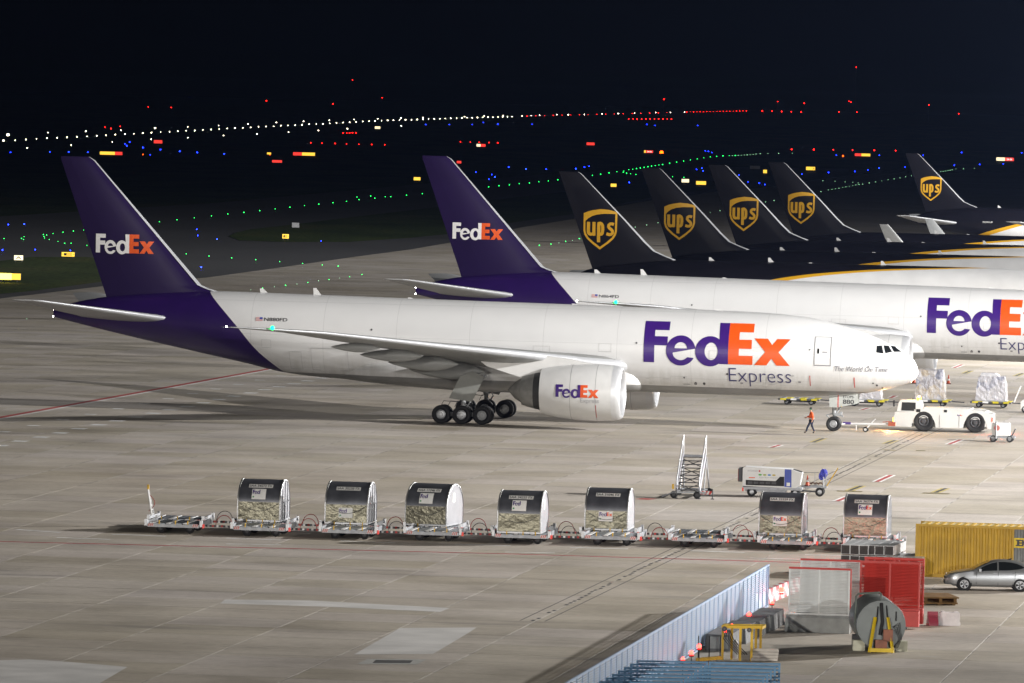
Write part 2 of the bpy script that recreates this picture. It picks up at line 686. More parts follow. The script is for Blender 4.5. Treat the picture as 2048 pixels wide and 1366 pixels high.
for a, b in [((33, 1059), (120, 1065)), ((113, 1075), (221, 1079)), ((223, 1068.5), (331, 1072.5)), ((452, 1076.5), (562, 1080)), ((452, 1088), (562, 1089.5)), ((680, 1082), (791, 1086)), ((910, 1088.5), (1021, 1091.5)), ((1140, 1095), (1256, 1098)), ((1380, 1101.6), (1489, 1105)), ((1610, 1109), (1720, 1112)), ((1500, 1116), (1600, 1119)), ((1010, 1104), (1110, 1106))]:
    strip(q, gnd(*a), gnd(*b), .4, .005)
structure(q.build('white_road_dashes', PWHITE, None, 0))
q1, q2, q3, q4 = MB(), MB(), MB(), MB()
for x0, y0, x1, y1 in [(945, 1060, 1055, 1010), (650, 1205, 775, 1155), (1485, 780, 1575, 745), (160, 803, 225, 785), (835, 522, 890, 507), (1525, 207, 1585, 185), (1050, 432, 1085, 417)]:
    A, B = gnd(1500 + x0 / 3.737, 680 + y0 / 3.737), gnd(1500 + x1 / 3.737, 680 + y1 / 3.737)
    strip(q1, A, B, .28, .006)
    strip(q2, A, B, .62, .0045)
A, B = gnd(1283, 999), gnd(1300, 997)
strip(q1, A, B, .9, .006)
for x0, y0, x1, y1 in [(470, 765, 550, 735), (1015, 775, 1085, 750), (745, 1125, 835, 1090), (1385, 1140, 1465, 1108), (1600, 250, 1650, 230), (1985, 270, 2040, 248)]:
    A, B = gnd(1500 + x0 / 3.737, 680 + y0 / 3.737), gnd(1500 + x1 / 3.737, 680 + y1 / 3.737)
    strip(q3, A, B, .62, .0045)
    strip(q4, A, B, .24, .006)
for x0, y0, x1, y1 in [(650, 1128, 840, 1133), (1290, 1143, 1490, 1150), (1000, 822, 1085, 823), (1240, 826, 1310, 828)]:
    A, B = gnd(1500 + x0 / 3.737, 680 + y0 / 3.737), gnd(1500 + x1 / 3.737, 680 + y1 / 3.737)
    strip(q3, A, B, 1.1, .004)
    strip(q4, A, B, .6, .006)
structure(q1.build('red_stop_bar', PRED, None, 0))
structure(q2.build('white_stop_bar_border', PWHITE, None, 0))
structure(q3.build('yellow_stand_mark', PYEL, None, 0))
structure(q4.build('black_stand_mark', PBLK, None, 0))
# slot drain with its two dark edges and grates
DR = [(1040, 1258), (1103, 1223), (1355, 1103), (1416, 1067), (1523, 1014), (1661, 955), (1848, 868), (1960, 815)]
q, q5 = MB(), MB()
A, B = gnd(*DR[1]), gnd(*DR[-2])
A, B = A - l2 * 6, B + l2 * 20
for off in (-.55, .55): strip(q, A, B, .07, .005, off)
L = (B - A).length
k = 0.
while k < L:
    p = A + (B - A) * (k / L)
    if random.random() < .8: strip(q5, p, p + (B - A) * (.7 / L), .16, .005, random.uniform(-.06, .06))
    k += 1.25
structure(q.build('drain_edge', mat('joint_dark', (.09, .085, .08), .8, var=.3), None, 0))
structure(q5.build('drain_slot', mat('slot_black', (.03, .03, .03), .8, var=.3), None, 0))
PATCH = mat('pale_repair_concrete', (.60, .59, .575), .7, var=.22, scale=.4)
for P in ([(708, 1309), (800, 1256), (953, 1255), (940, 1264), (866, 1308)], [(-40, 1322), (60, 1319), (140, 1324), (255, 1334), (190, 1372), (-40, 1380)], [(450, 1199), (620, 1201), (900, 1216), (880, 1224), (640, 1213), (440, 1207)]):
    sheet('concrete_patch', P, .003, PATCH)
sheet('drain_cover', [(714, 1328), (735, 1318), (853, 1319), (834, 1329)], .0045, mat('drain_frame', (.4, .4, .38), .7, var=.2))
sheet('drain_grate', [(745, 1326), (752, 1320), (826, 1321), (820, 1326.5)], .008, PBLK)

# ---------------------------------------------------------------- floodlight masts of the apron (outside the picture)
LAMPG = mat('floodlight_glass', (1, 1, 1), emit=(1, .97, .92), strength=20, var=0, sample=False)


def mast(x, y, hgt, aim, watts, col, label, ang=150, rad=1.0, blend=.6):
    t = thing('floodlight_mast', label, 'mast', (x, y, 0), 0, 'apron floodlight masts')
    MB().tube((0, 0, 0), (0, 0, hgt), .4, 12, .18).build('pole', GALV, t)
    d = (Vector(aim) - Vector((x, y, hgt))).normalized()
    az = math.atan2(d.y, d.x)
    MB().box((0, 0, hgt), (.3, 5.2, .3), az).box((0, 0, hgt - .9), (.3, 5.2, .3), az).build('head_frame', GALV, t)
    lm = MB().box((0, 0, 0), (.4, .7, .6)).mesh('lamp', [DKGREY], 0)
    for r in range(2):
        for k in range(6):
            off = -2.3 + k * .92
            o = link('lamp', lm, t, (-math.sin(az) * off + math.cos(az) * .35, math.cos(az) * off + math.sin(az) * .35, hgt - .9 * r), az)
            MB().face([(.21, -.3, -.25), (.21, .3, -.25), (.21, .3, .25), (.21, -.3, .25)]).build('lens', LAMPG, o, 0)
    ld = bpy.data.lights.new('floodlight', 'SPOT')
    ld.energy = watts
    ld.color = col
    ld.spot_size = math.radians(ang)
    ld.spot_blend = blend
    ld.shadow_soft_size = rad
    lo = bpy.data.objects.new('floodlight', ld)
    C.objects.link(lo)
    lo.location = Vector((x, y, hgt - .45)) + d * 1.8
    lo.rotation_euler = d.to_track_quat('-Z', 'Y').to_euler()
    return t


COOL = (1, .985, .965)
mast(132, 420, 46, (0, 430, 0), 1.85e6, (1, .98, .955), 'tall floodlight mast ahead of the nearest cargo jet')
mast(78, 320, 36, (20, 360, 0), 1.5e5, (1, .95, .88), 'tall floodlight mast beside the yellow container yard')
mast(130, 535, 44, (10, 550, 0), 5.0e5, COOL, 'tall floodlight mast between the two cargo jet stands')
mast(78, 640, 31, (20, 590, 2), 2.4e5, COOL, 'tall floodlight mast ahead of the second cargo jet')
mast(150, 690, 40, (50, 680, 0), 7.0e5, COOL, 'tall floodlight mast ahead of the first parcel jet')
mast(165, 800, 40, (70, 800, 0), 1.5e6, COOL, 'tall floodlight mast ahead of the fourth parcel jet')
mast(190, 1000, 40, (80, 1060, 0), 2.8e6, COOL, 'tall floodlight mast ahead of the farthest parcel jet')
mast(75, 40, 34, (20, 486, 2), 8.0e5, COOL, 'tall floodlight mast on the viewing side of the apron', 25, 1.0, .8)
mast(-75, 110, 36, (4, 330, 0), 7.5e5, (1, .94, .86), 'tall floodlight mast on the near left of the apron', 60, 1.0, .8)
def paint_freight(name):
    q = NB(name)
    tc = q.node('ShaderNodeTexCoord')
    sep = q.node('ShaderNodeSeparateXYZ')
    q.put(sep.inputs[0], tc.outputs['Object'])
    xa = q.math('MULTIPLY', sep.outputs[0], -1.)
    z = sep.outputs[2]
    pb = q.curve(z, [(1.5, 43.9), (3.27, 45.74), (4.73, 47.33), (6.48, 48.83), (8.68, 51.09), (10, 52.6)])
    pur = q.math('GREATER_THAN', xa, pb)
    gb = q.math('ADD', q.math('MULTIPLY', xa, .0062), 2.86)
    gry = q.math('LESS_THAN', z, gb)
    n1 = q.noise(q.vec(tc.outputs['Object'], (.5, 1, .35)), 1., 5)
    n2 = q.noise(q.vec(tc.outputs['Object'], (2.5, .4, .4)), 1., 4)
    wh = q.ramp(n1, [(.3, (.645, .645, .645)), (.65, (.675, .675, .675))])
    low = q.ramp(q.math('SUBTRACT', z, 3.9), [(0, 1.), (.5, 0.)])
    wh = q.mix(q.math('MULTIPLY', low, q.ramp(n2, [(.35, .05), (.7, .4)])), wh, (.42, .41, .38))
    # skin joints round the hull and along it
    j1 = q.math('LESS_THAN', q.math('PINGPONG', xa, 2.65), .018)
    jj = q.math('PINGPONG', q.math('SUBTRACT', z, 3.55), 1.17)
    j2 = q.math('LESS_THAN', jj, .012)
    j = q.math('MULTIPLY', q.math('MAXIMUM', j1, j2), .4)
    wh = q.mix(j, wh, (.35, .35, .35))
    col = q.mix(gry, wh, q.ramp(n1, [(.3, (.17, .17, .165)), (.7, (.24, .24, .235))]))
    col = q.mix(pur, col, q.ramp(n1, [(.3, (.018, .0058, .07)), (.7, (.023, .0068, .088))]))
    q.put(q.b.inputs['Base Color'], col)
    q.b.inputs['Roughness'].default_value = .34
    q.b.inputs['Coat Weight'].default_value = .15
    return q.m


def paint_parcel(name):
    q = NB(name)
    tc = q.node('ShaderNodeTexCoord')
    sep = q.node('ShaderNodeSeparateXYZ')
    q.put(sep.inputs[0], tc.outputs['Object'])
    xa = q.math('MULTIPLY', sep.outputs[0], -1.)
    z = sep.outputs[2]
    zb = q.curve(xa, [(0, 8.4), (8, 8.15), (15.3, 7.9), (25, 7.36), (31.8, 6.5), (34.9, 5.7), (40.8, 4.0), (44, 2.7), (54, -3)])
    th = q.curve(xa, [(0, .05), (20, .14), (34, .42), (44, .7), (54, .7)])
    br = q.math('GREATER_THAN', z, zb)
    go = q.math('GREATER_THAN', z, q.math('SUBTRACT', zb, th))
    n1 = q.noise(tc.outputs['Object'], .6, 4)
    col = q.ramp(n1, [(.3, (.60, .60, .60)), (.7, (.67, .67, .67))])
    col = q.mix(go, col, (.60, .32, .015))
    col = q.mix(br, col, q.ramp(n1, [(.3, (.0055, .005, .008)), (.7, (.008, .0072, .011))]))
    q.put(q.b.inputs['Base Color'], col)
    q.b.inputs['Roughness'].default_value = .35
    q.b.inputs['Specular IOR Level'].default_value = .25
    return q.m


FREIGHT = paint_freight('freight_hull_paint')
PARCEL = paint_parcel('parcel_hull_paint')
BROWN = mat('dark_brown_paint', (.0062, .0056, .0088), .4, var=.1, spec=.22)


def airfoil(n=9):
    xs = [.5 * (1 - math.cos(PI * k / n)) for k in range(n + 1)]
    f = lambda x: 5 * (.2969 * math.sqrt(x) - .126 * x - .3516 * x**2 + .2843 * x**3 - .1036 * x**4)
    top = [(x, f(x)) for x in xs]
    return top[::-1] + [(x, -y) for x, y in top[1:-1]]


AF = airfoil()
AF_RUD = [(x, y) for x, y in airfoil(14) if x > .68]
AF_LE = [(x, y) for x, y in airfoil(26) if x < .055]


def wing_mesh(st, side, prof=AF, grow=1., dx=0.):
    rings = []
    for ya, le, ch, z, t in st:
        rings.append([(-(le + x * ch) + dx, -ya * side, z + (y * t * ch * grow)) for x, y in prof])
    return rings


def fin_rings(st, prof=AF, grow=1., dx=0.):
    """st: z, le, te, thickness"""
    return [[(-(le + x * (te - le)) + dx, y * 2 * th / 2 * grow, z) for x, y in prof] for z, le, te, th in st]


def wheel(parent, c, r, wd, name='wheel', rim_mat=None, axis='y', hub=.5):
    t = MB().lathe([(-wd * .3, r * hub), (-wd / 2, r * .72), (-wd * .47, r * .9), (-wd * .3, r * .985), (0, r), (wd * .3, r * .985), (wd * .47, r * .9), (wd / 2, r * .72), (wd * .3, r * hub)], c, axis, 24)
    o = t.build(name, BLACK, parent, 40)
    h = MB().lathe([(-wd * .42, r * hub * 1.02), (-wd * .46, r * hub * .9), (-wd * .25, r * hub * .75), (-wd * .28, r * .22), (-wd * .42, r * .18), (-wd * .43, .004), (wd * .43, .004), (wd * .42, r * .18), (wd * .28, r * .22), (wd * .25, r * hub * .75), (wd * .46, r * hub * .9), (wd * .42, r * hub * 1.02)], c, axis, 20)
    h.build('rim', rim_mat or ALU, o, 35)
    return o


def make_airliner(name, S):
    root = thing(name, S['label'], 'airplane', group=S.get('group'))
    crown, belly, half = S['crown'], S['belly'], S['half']

    def sec(xa):
        zt, zb_, w_ = smooth_interp(crown, xa), smooth_interp(belly, xa), smooth_interp(half, xa)
        zm = (zt + zb_) / 2
        return zt, zb_, zm, w_

    def hull_y(xa, z):
        zt, zb_, zm, w_ = sec(xa)
        q = (z - zm) / max(.01, zt - zm)
        return w_ * math.sqrt(max(.02, 1 - q * q))
    L = crown[-1][0]
    xs = sorted(set([crown[0][0] + .02, .06, .15, .3, .5, .75, 1.05, 1.4, 1.8, 2.3, 2.9, 3.6, 4.4, 5.4, 6.6, 8, 9.5, 11] + [11 + (L - 11) * k / 46 for k in range(1, 47)]))
    rings = []
    NR = 72
    for x in xs:
        zt, zb_, zm, w_ = sec(x)
        h = (zt - zb_) / 2
        rings.append([(-x, w_ * math.cos(2 * PI * j / NR), zm + h * math.sin(2 * PI * j / NR)) for j in range(NR)])
    fus = MB().loft(rings).build('fuselage', S['paint'], root, 50)
    # belly fairing round the wing root
    fa = S['fairing']
    rg = []
    for x, w_, zlo, zhi in fa:
        R = []
        for j in range(28):
            t = 2 * PI * j / 28
            c_, s_ = math.cos(t), math.sin(t)
            e = .78
            R.append((-x, w_ * math.copysign(abs(c_) ** e, c_), (zlo + zhi) / 2 + (zhi - zlo) / 2 * math.copysign(abs(s_) ** e, s_)))
        rg.append(R)
    MB().loft(rg).build('belly_fairing', S['fair_mat'], root, 40)
    # wings
    for side in (1, -1):
        wg = MB().loft(wing_mesh(S['wing'], side)).build('wing', S['wing_mat'], root, 40)
        MB().loft(wing_mesh(S['wing'], side, AF_LE, 1.04, .025), True).build('leading_edge', CHROME, wg, 60)
        for ya, x0, x1, zt, r in S['canoes']:
            pr = [(0, .05), (.12, .55), (.3, .95), (.5, 1.), (.75, .7), (.93, .3), (1, .05)]
            rings = [[(-(x0 + (x1 - x0) * a), -ya * side + r * .5 * b * math.cos(2 * PI * j / 12), zt - r * .5 + r * b * .8 * math.sin(2 * PI * j / 12)) for j in range(12)] for a, b in pr]
            MB().loft(rings).build('flap_fairing', S['wing_mat'], wg, 50)
        if S.get('winglet'):
            MB().loft([[(-(le + x * ch), -ya * side + y * .12 * ch * 1, z) for x, y in AF] for ya, le, ch, z in S['winglet']]).build('winglet', S['stab_mat'], wg, 40)
        sb = MB().loft(wing_mesh(S['stab'], side)).build('stabilizer', S['stab_mat'], root, 40)
        MB().loft(wing_mesh(S['stab'], side, AF_LE, 1.05, .02), True).build('leading_edge', CHROME, sb, 60)
        # engine
        ye, ze, k0, k = S['eng']
        cx = (0, -ye * side, ze)
        X = lambda x: -(k0 + (x - 19.85) * k)
        nac = MB().lathe([(X(a), r * k) for a, r in [(20.5, 1.945), (21.4, 2.0), (22.4, 2.0), (23.4, 1.94), (24.4, 1.83), (25.1, 1.71), (25.6, 1.61), (25.58, 1.55), (24.8, 1.55)]], cx, 'x', 48).build('engine_nacelle', WHITE, root, 40)
        MB().lathe([(X(a), r * k) for a, r in [(20.5, 1.946), (20.2, 1.9), (20.0, 1.83), (19.88, 1.74), (19.86, 1.68), (19.93, 1.62), (20.1, 1.57), (20.5, 1.54), (21.2, 1.57), (21.4, 1.58)]], cx, 'x', 48).build('inlet_lip', SILVER, nac, 60)
        MB().lathe([(X(21.38), .45 * k), (X(21.4), 1.58 * k)], cx, 'x', 40).build('fan', DKGREY, nac)
        MB().lathe([(X(20.75), .01), (X(21.0), .25 * k), (X(21.4), .46 * k)], cx, 'x', 20).build('spinner', DKGREY, nac, 60)
        MB().lathe([(X(a), r * k) for a, r in [(26.1, 1.26), (26.5, 1.17), (27.0, 1.02), (27.0, .9), (27.5, .6), (28.0, .05)]], cx, 'x', 32).build('exhaust_core', mat('exhaust_metal', (.27, .27, .26), .5, .4, var=.25, scale=2), nac, 40)
        MB().lathe([(X(a), r * k) for a, r in [(24.6, 1.4), (25.6, 1.36), (26.1, 1.27)]], cx, 'x', 32).build('exhaust_ring', mat('exhaust_dark', (.05, .05, .05), .5, .4, var=.25, scale=2), nac, 40)
        # pylon
        zt = S['pylon']
        P = [(X(21.6), ze + 1.93 * k), (X(23.5), ze + 2.28 * k), (X(26.3), zt + .25), (X(30.5), zt), (X(29.5), zt - .7), (X(26.5), ze + .75 * k), (X(24.2), ze + 1.5 * k)]
        MB().prism(P, 'y', -ye * side - .28, -ye * side + .28).build('pylon', WHITE, root, 30)
    # fin
    fn = MB().loft(fin_rings(S['fin'])).build('fin', S['fin_mat'], root, 40)
    MB().loft(fin_rings(S['fin'], AF_LE, 1.25, .03), True).build('leading_edge', CHROME, fn, 60)
    MB().loft(fin_rings([(z, le, te, th) for z, le, te, th in S['fin'][2:-1]], [(x, y) for x, y in AF_RUD], 1.03)).build('rudder', S['fin_mat'], fn, 40)

    def fin_y(xa, z):
        for (z0, l0, t0, h0), (z1, l1, t1, h1) in zip(S['fin'], S['fin'][1:]):
            if z <= z1 or (z1, l1) == S['fin'][-1][:2]:
                k_ = (z - z0) / (z1 - z0)
                le, te, th = l0 + (l1 - l0) * k_, t0 + (t1 - t0) * k_, h0 + (h1 - h0) * k_
                x = min(1, max(0, (xa - le) / (te - le)))
                return th * 5 * (.2969 * math.sqrt(x) - .126 * x - .3516 * x**2 + .2843 * x**3 - .1036 * x**4)
    # antennas
    for xa, h in S['antennas']:
        zt = sec(xa)[0]
        MB().prism([(-xa - .28, zt - .06), (-xa + .3, zt - .06), (-xa - .12, zt + h), (-xa - .32, zt + h)], 'y', -.03, .03).build('antenna', WHITE, root)
    # landing gear
    xm, ym, rm, nax, dx = S['main_gear']
    for side in (1, -1):
        g = MB()
        g.tube((-xm, -ym * side, rm), (-xm, -ym * side, 3.6), .17, 12)
        g.tube((-xm, -ym * side, 1.7), (-xm, -ym * side, 3.6), .25, 12)
        g.bar((-xm - dx * (nax - 1) / 2, -ym * side, rm), (-xm + dx * (nax - 1) / 2, -ym * side, rm), .26, .3)
        g.tube((-xm + .1, -ym * side, 1.9), (-xm + 1.5, -ym * side + .6 * side, 3.5), .09, 8)
        g.tube((-xm, -ym * side, 2.2), (-xm - .2, -ym * side + 1.9 * side, 3.4), .1, 8)
        g.tube((-xm + .22, -ym * side - .1, 1.1), (-xm + .5, -ym * side, 1.6), .05, 6)
        g.tube((-xm + .5, -ym * side, 1.6), (-xm + .2, -ym * side, 2.1), .05, 6)
        gear = g.build('main_gear', GREYP, root, 40)
        for k in range(nax):
            xx = -xm + dx * (k - (nax - 1) / 2)
            MB().tube((xx, -ym * side - .62, rm), (xx, -ym * side + .62, rm), .09, 8).build('axle', GREYP, gear)
            for o in (-.68, .68):
                wheel(gear, (xx, -ym * side + o, rm), rm, .5, rim_mat=(ALU if k < nax - 1 or nax == 2 else GREYP))
        hs = MB()
        for k in range(3):
            y0 = -ym * side - .3 * side
            hs.path([(-xm - dx - .1 + k * .5, y0, rm + .55), (-xm - dx + .1 + k * .5, y0, rm + .95), (-xm - .5 + k * .2, y0, rm + .9), (-xm - .1, y0, rm + 1.0 + .1 * k)], .022, 5)
        hs.build('brake_hose', DKGREY, gear)
        if S['door']:
            hs = MB()
            y0 = -(ym + 1.05) * side
            hs.prism(S['door'], 'y', y0 - .03, y0 + .03).build('gear_door', mat('gear_door_grey', (.20, .205, .19), .5, var=.12), gear)
    xn, rn = S['nose_gear']
    g = MB()
    g.tube((-xn, 0, rn), (-xn, 0, 3.0), .1, 10)
    g.tube((-xn, 0, 1.15), (-xn, 0, 3.0), .15, 12)
    g.tube((-xn - .1, 0, .72), (-xn - .55, 0, 1.12), .045, 6)
    g.tube((-xn - .55, 0, 1.12), (-xn - .1, 0, 1.25), .045, 6)
    g.tube((-xn + .1, 0, 1.2), (-xn + 1.0, 0, 2.6), .07, 8)
    g.box((-xn + .3, 0, 1.18), (.5, .3, .2)).box((-xn + .5, .1, 1.3), (.15, .15, .2)).box((-xn + .62, -.15, 1.1), (.12, .12, .14))
    g.tube((-xn, -.4, rn), (-xn, .4, rn), .07, 8)
    gear = g.build('nose_gear', GREYP, root, 40)
    for o in (-.33, .33): wheel(gear, (-xn, o, rn), rn, .4)
    for sd in (1, -1):
        d = MB().prism([(-xn - .35, 2.9), (-xn + 1.75, 2.9), (-xn + 1.7, 2.02), (-xn + .25, 1.72), (-xn - .28, 1.72)], 'y', -.62 * sd - .025, -.62 * sd + .025).build('gear_door', mat('nose_door_grey', (.42, .44, .42), .45, var=.1), gear)
        if sd == 1: S['_nose_door'] = d
    return root, hull_y, fin_y, sec, fus, fn


FED = dict(
    label='white cargo jet with a purple tail standing nearest, hitched to the tug', group=None,
    paint=FREIGHT, fair_mat=FREIGHT, wing_mat=mat('wing_grey', (.23, .235, .23), .42, var=.15, scale=.5), stab_mat=mat('stabilizer_grey', (.34, .345, .345), .42, var=.12, scale=.5), fin_mat=mat('fin_purple', (.0118, .0037, .043), .4, var=.12, scale=.5, spec=.3),
    crown=[(-.09, 4.34), (.1, 4.86), (.45, 5.38), (1.3, 6.01), (2.39, 6.48), (3.47, 6.95), (4.91, 7.41), (6.7, 7.86), (8.5, 8.13), (10.3, 8.26), (12.1, 8.33), (15.7, 8.40), (22.9, 8.50), (33.75, 8.61), (44.7, 8.74), (51, 8.79), (55, 8.58), (59.2, 8.12), (61.6, 7.6), (62.73, 7.2)],
    belly=[(-.09, 4.34), (.1, 3.92), (.45, 3.66), (1.24, 3.35), (3.0, 2.9), (4.8, 2.64), (8.36, 2.38), (12, 2.36), (19.1, 2.41), (38.7, 2.71), (42.7, 2.78), (46, 3.12), (48.2, 3.6), (51.9, 4.33), (55.6, 5.06), (59.3, 5.83), (62.73, 6.6)],
    half=[(-.09, .02), (.1, .6), (.45, 1.05), (1.3, 1.68), (2.4, 2.16), (3.5, 2.5), (4.9, 2.76), (6.7, 2.95), (8.5, 3.04), (11, 3.1), (43, 3.1), (47, 2.95), (50, 2.64), (53, 2.18), (56, 1.64), (59, 1.06), (61.5, .52), (62.73, .2)],
    fairing=[(19.55, 1.9, 2.6, 4.0), (19.75, 2.3, 2.5, 4.2), (20.1, 2.58, 2.42, 4.35), (20.7, 2.85, 2.34, 4.5), (21.6, 3.05, 2.26, 4.55), (23, 3.22, 2.18, 4.6), (25, 3.38, 2.12, 4.7), (32, 3.5, 2.1, 4.6), (36, 3.4, 2.3, 4.6), (39, 2.9, 2.5, 4.4), (41.6, 1.2, 2.75, 3.8)],
    wing=[(1.5, 19.6, 14.4, 4.1, .12), (3.1, 20.6, 12.9, 4.35, .12), (6.5, 22.95, 11.0, 4.7, .115), (10.5, 25.7, 9.3, 5.15, .105), (18, 30.9, 6.6, 5.9, .095), (28, 37.8, 3.4, 6.95, .09), (30.5, 40.55, 2.3, 7.17, .085), (32.1, 42.9, 1.15, 7.3, .08), (32.4, 43.6, .7, 7.32, .06)],
    canoes=[(6.2, 30.2, 35.6, 4.2, .8), (11.8, 31.2, 36.2, 4.8, .66), (16.6, 33.0, 37.4, 5.4, .55), (21.5, 35.2, 38.6, 6.0, .42)],
    stab=[(.8, 53.3, 7.2, 6.7, .09), (2.2, 54.3, 6.3, 6.85, .09), (10.4, 61.3, 2.3, 8.05, .08), (10.76, 61.9, 1.6, 8.1, .06)],
    eng=(9.61, 2.67, 19.82, 1.0), pylon=5.0,
    fin=[(7.9, 50.2, 58.8, .95), (8.72, 50.5, 59.08, .9), (8.95, 51.35, 59.16, .88), (9.2, 51.95, 59.25, .86), (13.5, 55.86, 60.8, .6), (18.0, 59.95, 62.42, .32), (18.25, 60.35, 62.45, .2)],
    antennas=[(47.3, .3), (43.4, .48), (36.5, .06), (24.6, .06), (14.2, .1)],
    main_gear=(31.77, 5.485, .665, 3, 1.47), nose_gear=(5.89, .53),
    door=[(-31.0, 3.8), (-30.15, 3.4), (-31.0, 1.62), (-32.65, 1.84), (-31.9, 3.37)])
fed1, hy, fy, fsec, ffus, ffin = make_airliner('cargo_airplane', FED)


def on_hull(u, v, off=.018, f=None):
    """u = distance forward (= -xa), v = height"""
    y = (f or hy)(-u, v)
    return Vector((u, -y - off, v))


def fed_hull_letters():
    fed_letters((-19.27, 4.66, 2.9, 10.44 / (3.70 * 2.9)), ffus, on_hull, PURPLE, ORANGE, .18)
    lettering('lettering', text2d('Express', -.012, fit=(-13.2, -8.75, 3.1, 4.4)), on_hull, INKB, ffus, .18)
    lettering('lettering', text2d('The World On Time', .008, .25, fit=(-5.66, -1.95, 4.38, 4.74)), lambda u, v: on_hull(u, v, .05), mat('mid_grey_lettering', (.16, .16, .18), var=0), ffus, .12)


fed_hull_letters()
flag = MB()
for k in range(7):
    z0 = 6.83 + k * .036
    flag.k = 1 if k % 2 else 0
    flag.face([on_hull(a, b) for a, b in ((-47.36, z0), (-46.86, z0), (-46.86, z0 + .036), (-47.36, z0 + .036))])
flag.k = 2
flag.face([on_hull(a, b, .024) for a, b in ((-47.08, 6.95), (-46.86, 6.95), (-46.86, 7.085), (-47.08, 7.085))])
flag.build('flag', [mat('flag_red', (.5, .12, .12), var=0), WHITE, BLUE], ffus, 0)
reg1 = lettering('registration', text2d('N880FD', .012, fit=(-46.75, -45.05, 6.83, 7.07)), on_hull, INK, ffus, .2)
# fin name
fed_letters((-59.72, 11.36, 1.36, 4.33 / (3.7 * 1.36)), ffin, lambda u, v: Vector((u, -fy(-u, v) - .02, v)), mat('white_lettering', (.75, .74, .74), var=0), ORANGE, .5)
# engine name (only on the side that faces the apron road)
EN = [o for o in kids(fed1) if o.name.startswith('engine_nacelle')]


def on_nac(u, v):
    xa = -u
    r = interp([(20.5, 1.945), (21.4, 2.0), (22.4, 2.0), (23.4, 1.94), (24.4, 1.83), (25.1, 1.71)], xa)
    dz = v - 2.67
    return Vector((u, -9.61 - math.sqrt(max(.01, r * r - dz * dz)) - .015, v))


fed_letters((-24.36, 2.36, .88, 3.06 / (3.7 * .88)), EN[0], on_nac, PURPLE, ORANGE, .15)
lettering('lettering', text2d('Express', fit=(-22.58, -21.27, 1.92, 2.30)), on_nac, INKG, EN[0], .15)
mk = MB()
for k in range(6): mk.face([on_nac(a, b) for a, b in ((-21.53, .95 + k * .15), (-21.49, .95 + k * .15), (-21.49, 1.1 + k * .15), (-21.53, 1.1 + k * .15))])
mk.build('warning_line', RED, EN[0], 0)


def hull_frame(x0, x1, z0, z1, wd, m, name, hull=hy, par=None):
    f = MB()
    def strip(a0, a1, b0, b1):
        n = max(1, int((b1 - b0) / .2))
        for k in range(n):
            c0, c1 = b0 + (b1 - b0) * k / n, b0 + (b1 - b0) * (k + 1) / n
            f.face([on_hull(-a0, c0, .016, hull), on_hull(-a1, c0, .016, hull), on_hull(-a1, c1, .016, hull), on_hull(-a0, c1, .016, hull)])
    strip(x0, x0 + wd, z0, z1); strip(x1 - wd, x1, z0, z1); strip(x0, x1, z0, z0 + wd * 1.6); strip(x0, x1, z1 - wd, z1)
    return f.build(name, m, par or ffus, 0)


SEAM = mat('seam_grey', (.25, .25, .26), .5, var=.1)
dr = hull_frame(5.93, 7.12, 4.72, 6.78, .045, SEAM, 'crew_door')
MB().face([on_hull(-6.9, 5.6), on_hull(-6.78, 5.6), on_hull(-6.78, 5.95), on_hull(-6.9, 5.95)]).build('door_window', GLASS, dr, 0)
hull_frame(40.6, 43.3, 3.35, 5.0, .035, mat('seam_pale', (.48, .48, .48), var=0), 'cargo_door')
hull_frame(44.0, 44.9, 3.4, 4.7, .03, MATS['seam_pale'], 'cargo_door')
hull_frame(9.5, 12.2, 2.95, 3.4, .02, MATS['seam_pale'], 'cargo_door')
for xa, z0, z1 in ((7.42, 3.25, 4.0), (4.3, 3.2, 3.95)):
    f = MB()
    for k in range(4): f.face([on_hull(-xa + d, z0 + (z1 - z0) * (k + e) / 4) for d, e in ((-.03, 0), (.03, 0), (.03, 1), (-.03, 1))])
    f.build('warning_line', RED, ffus, 0)
for xa, z, r in ((38.9, 6.42, .07), (19.8, 6.0, .07), (16.4, 3.6, .06), (15.0, 3.2, .1), (15.6, 3.2, .1), (3.0, 3.55, .06), (2.75, 3.4, .08), (2.4, 3.2, .07), (3.3, 4.75, .05), (7.45, 5.85, .05), (13.3, 3.95, .08)):
    MB().face([on_hull(-xa + r * math.cos(k * PI / 5), z + r * math.sin(k * PI / 5)) for k in range(10)]).build('sensor_port', DKGREY, ffus, 0)
rh = random.Random(4)
for k in range(26):
    xa, z = rh.uniform(8, 44), rh.choice([3.1, 3.25, 3.45, 3.6, 3.9])
    w_, h_ = rh.choice([(.25, .05), (.35, .04), (.18, .12), (.5, .05)])
    MB().face([on_hull(-xa, z), on_hull(-xa + w_, z), on_hull(-xa + w_, z + h_), on_hull(-xa, z + h_)]).build('stencil', MATS['seam_pale'] if k % 3 else SEAM, ffus, 0)
for x0, x1, z0, z1 in ((16.2, 17.4, 3.0, 3.7), (26, 27.2, 5.0, 5.6), (21.6, 22.5, 5.3, 5.9), (35.5, 36.8, 3.4, 4.2), (46.2, 46.9, 4.9, 5.5), (13.9, 14.6, 5.0, 5.6)):
    hull_frame(x0, x1, z0, z1, .025, MATS['seam_pale'], 'access_panel')
MB().face([on_hull(-6.55, 5.66), on_hull(-6.2, 5.66), on_hull(-6.2, 5.74), on_hull(-6.55, 5.74)]).build('door_handle', SEAM, dr, 0)
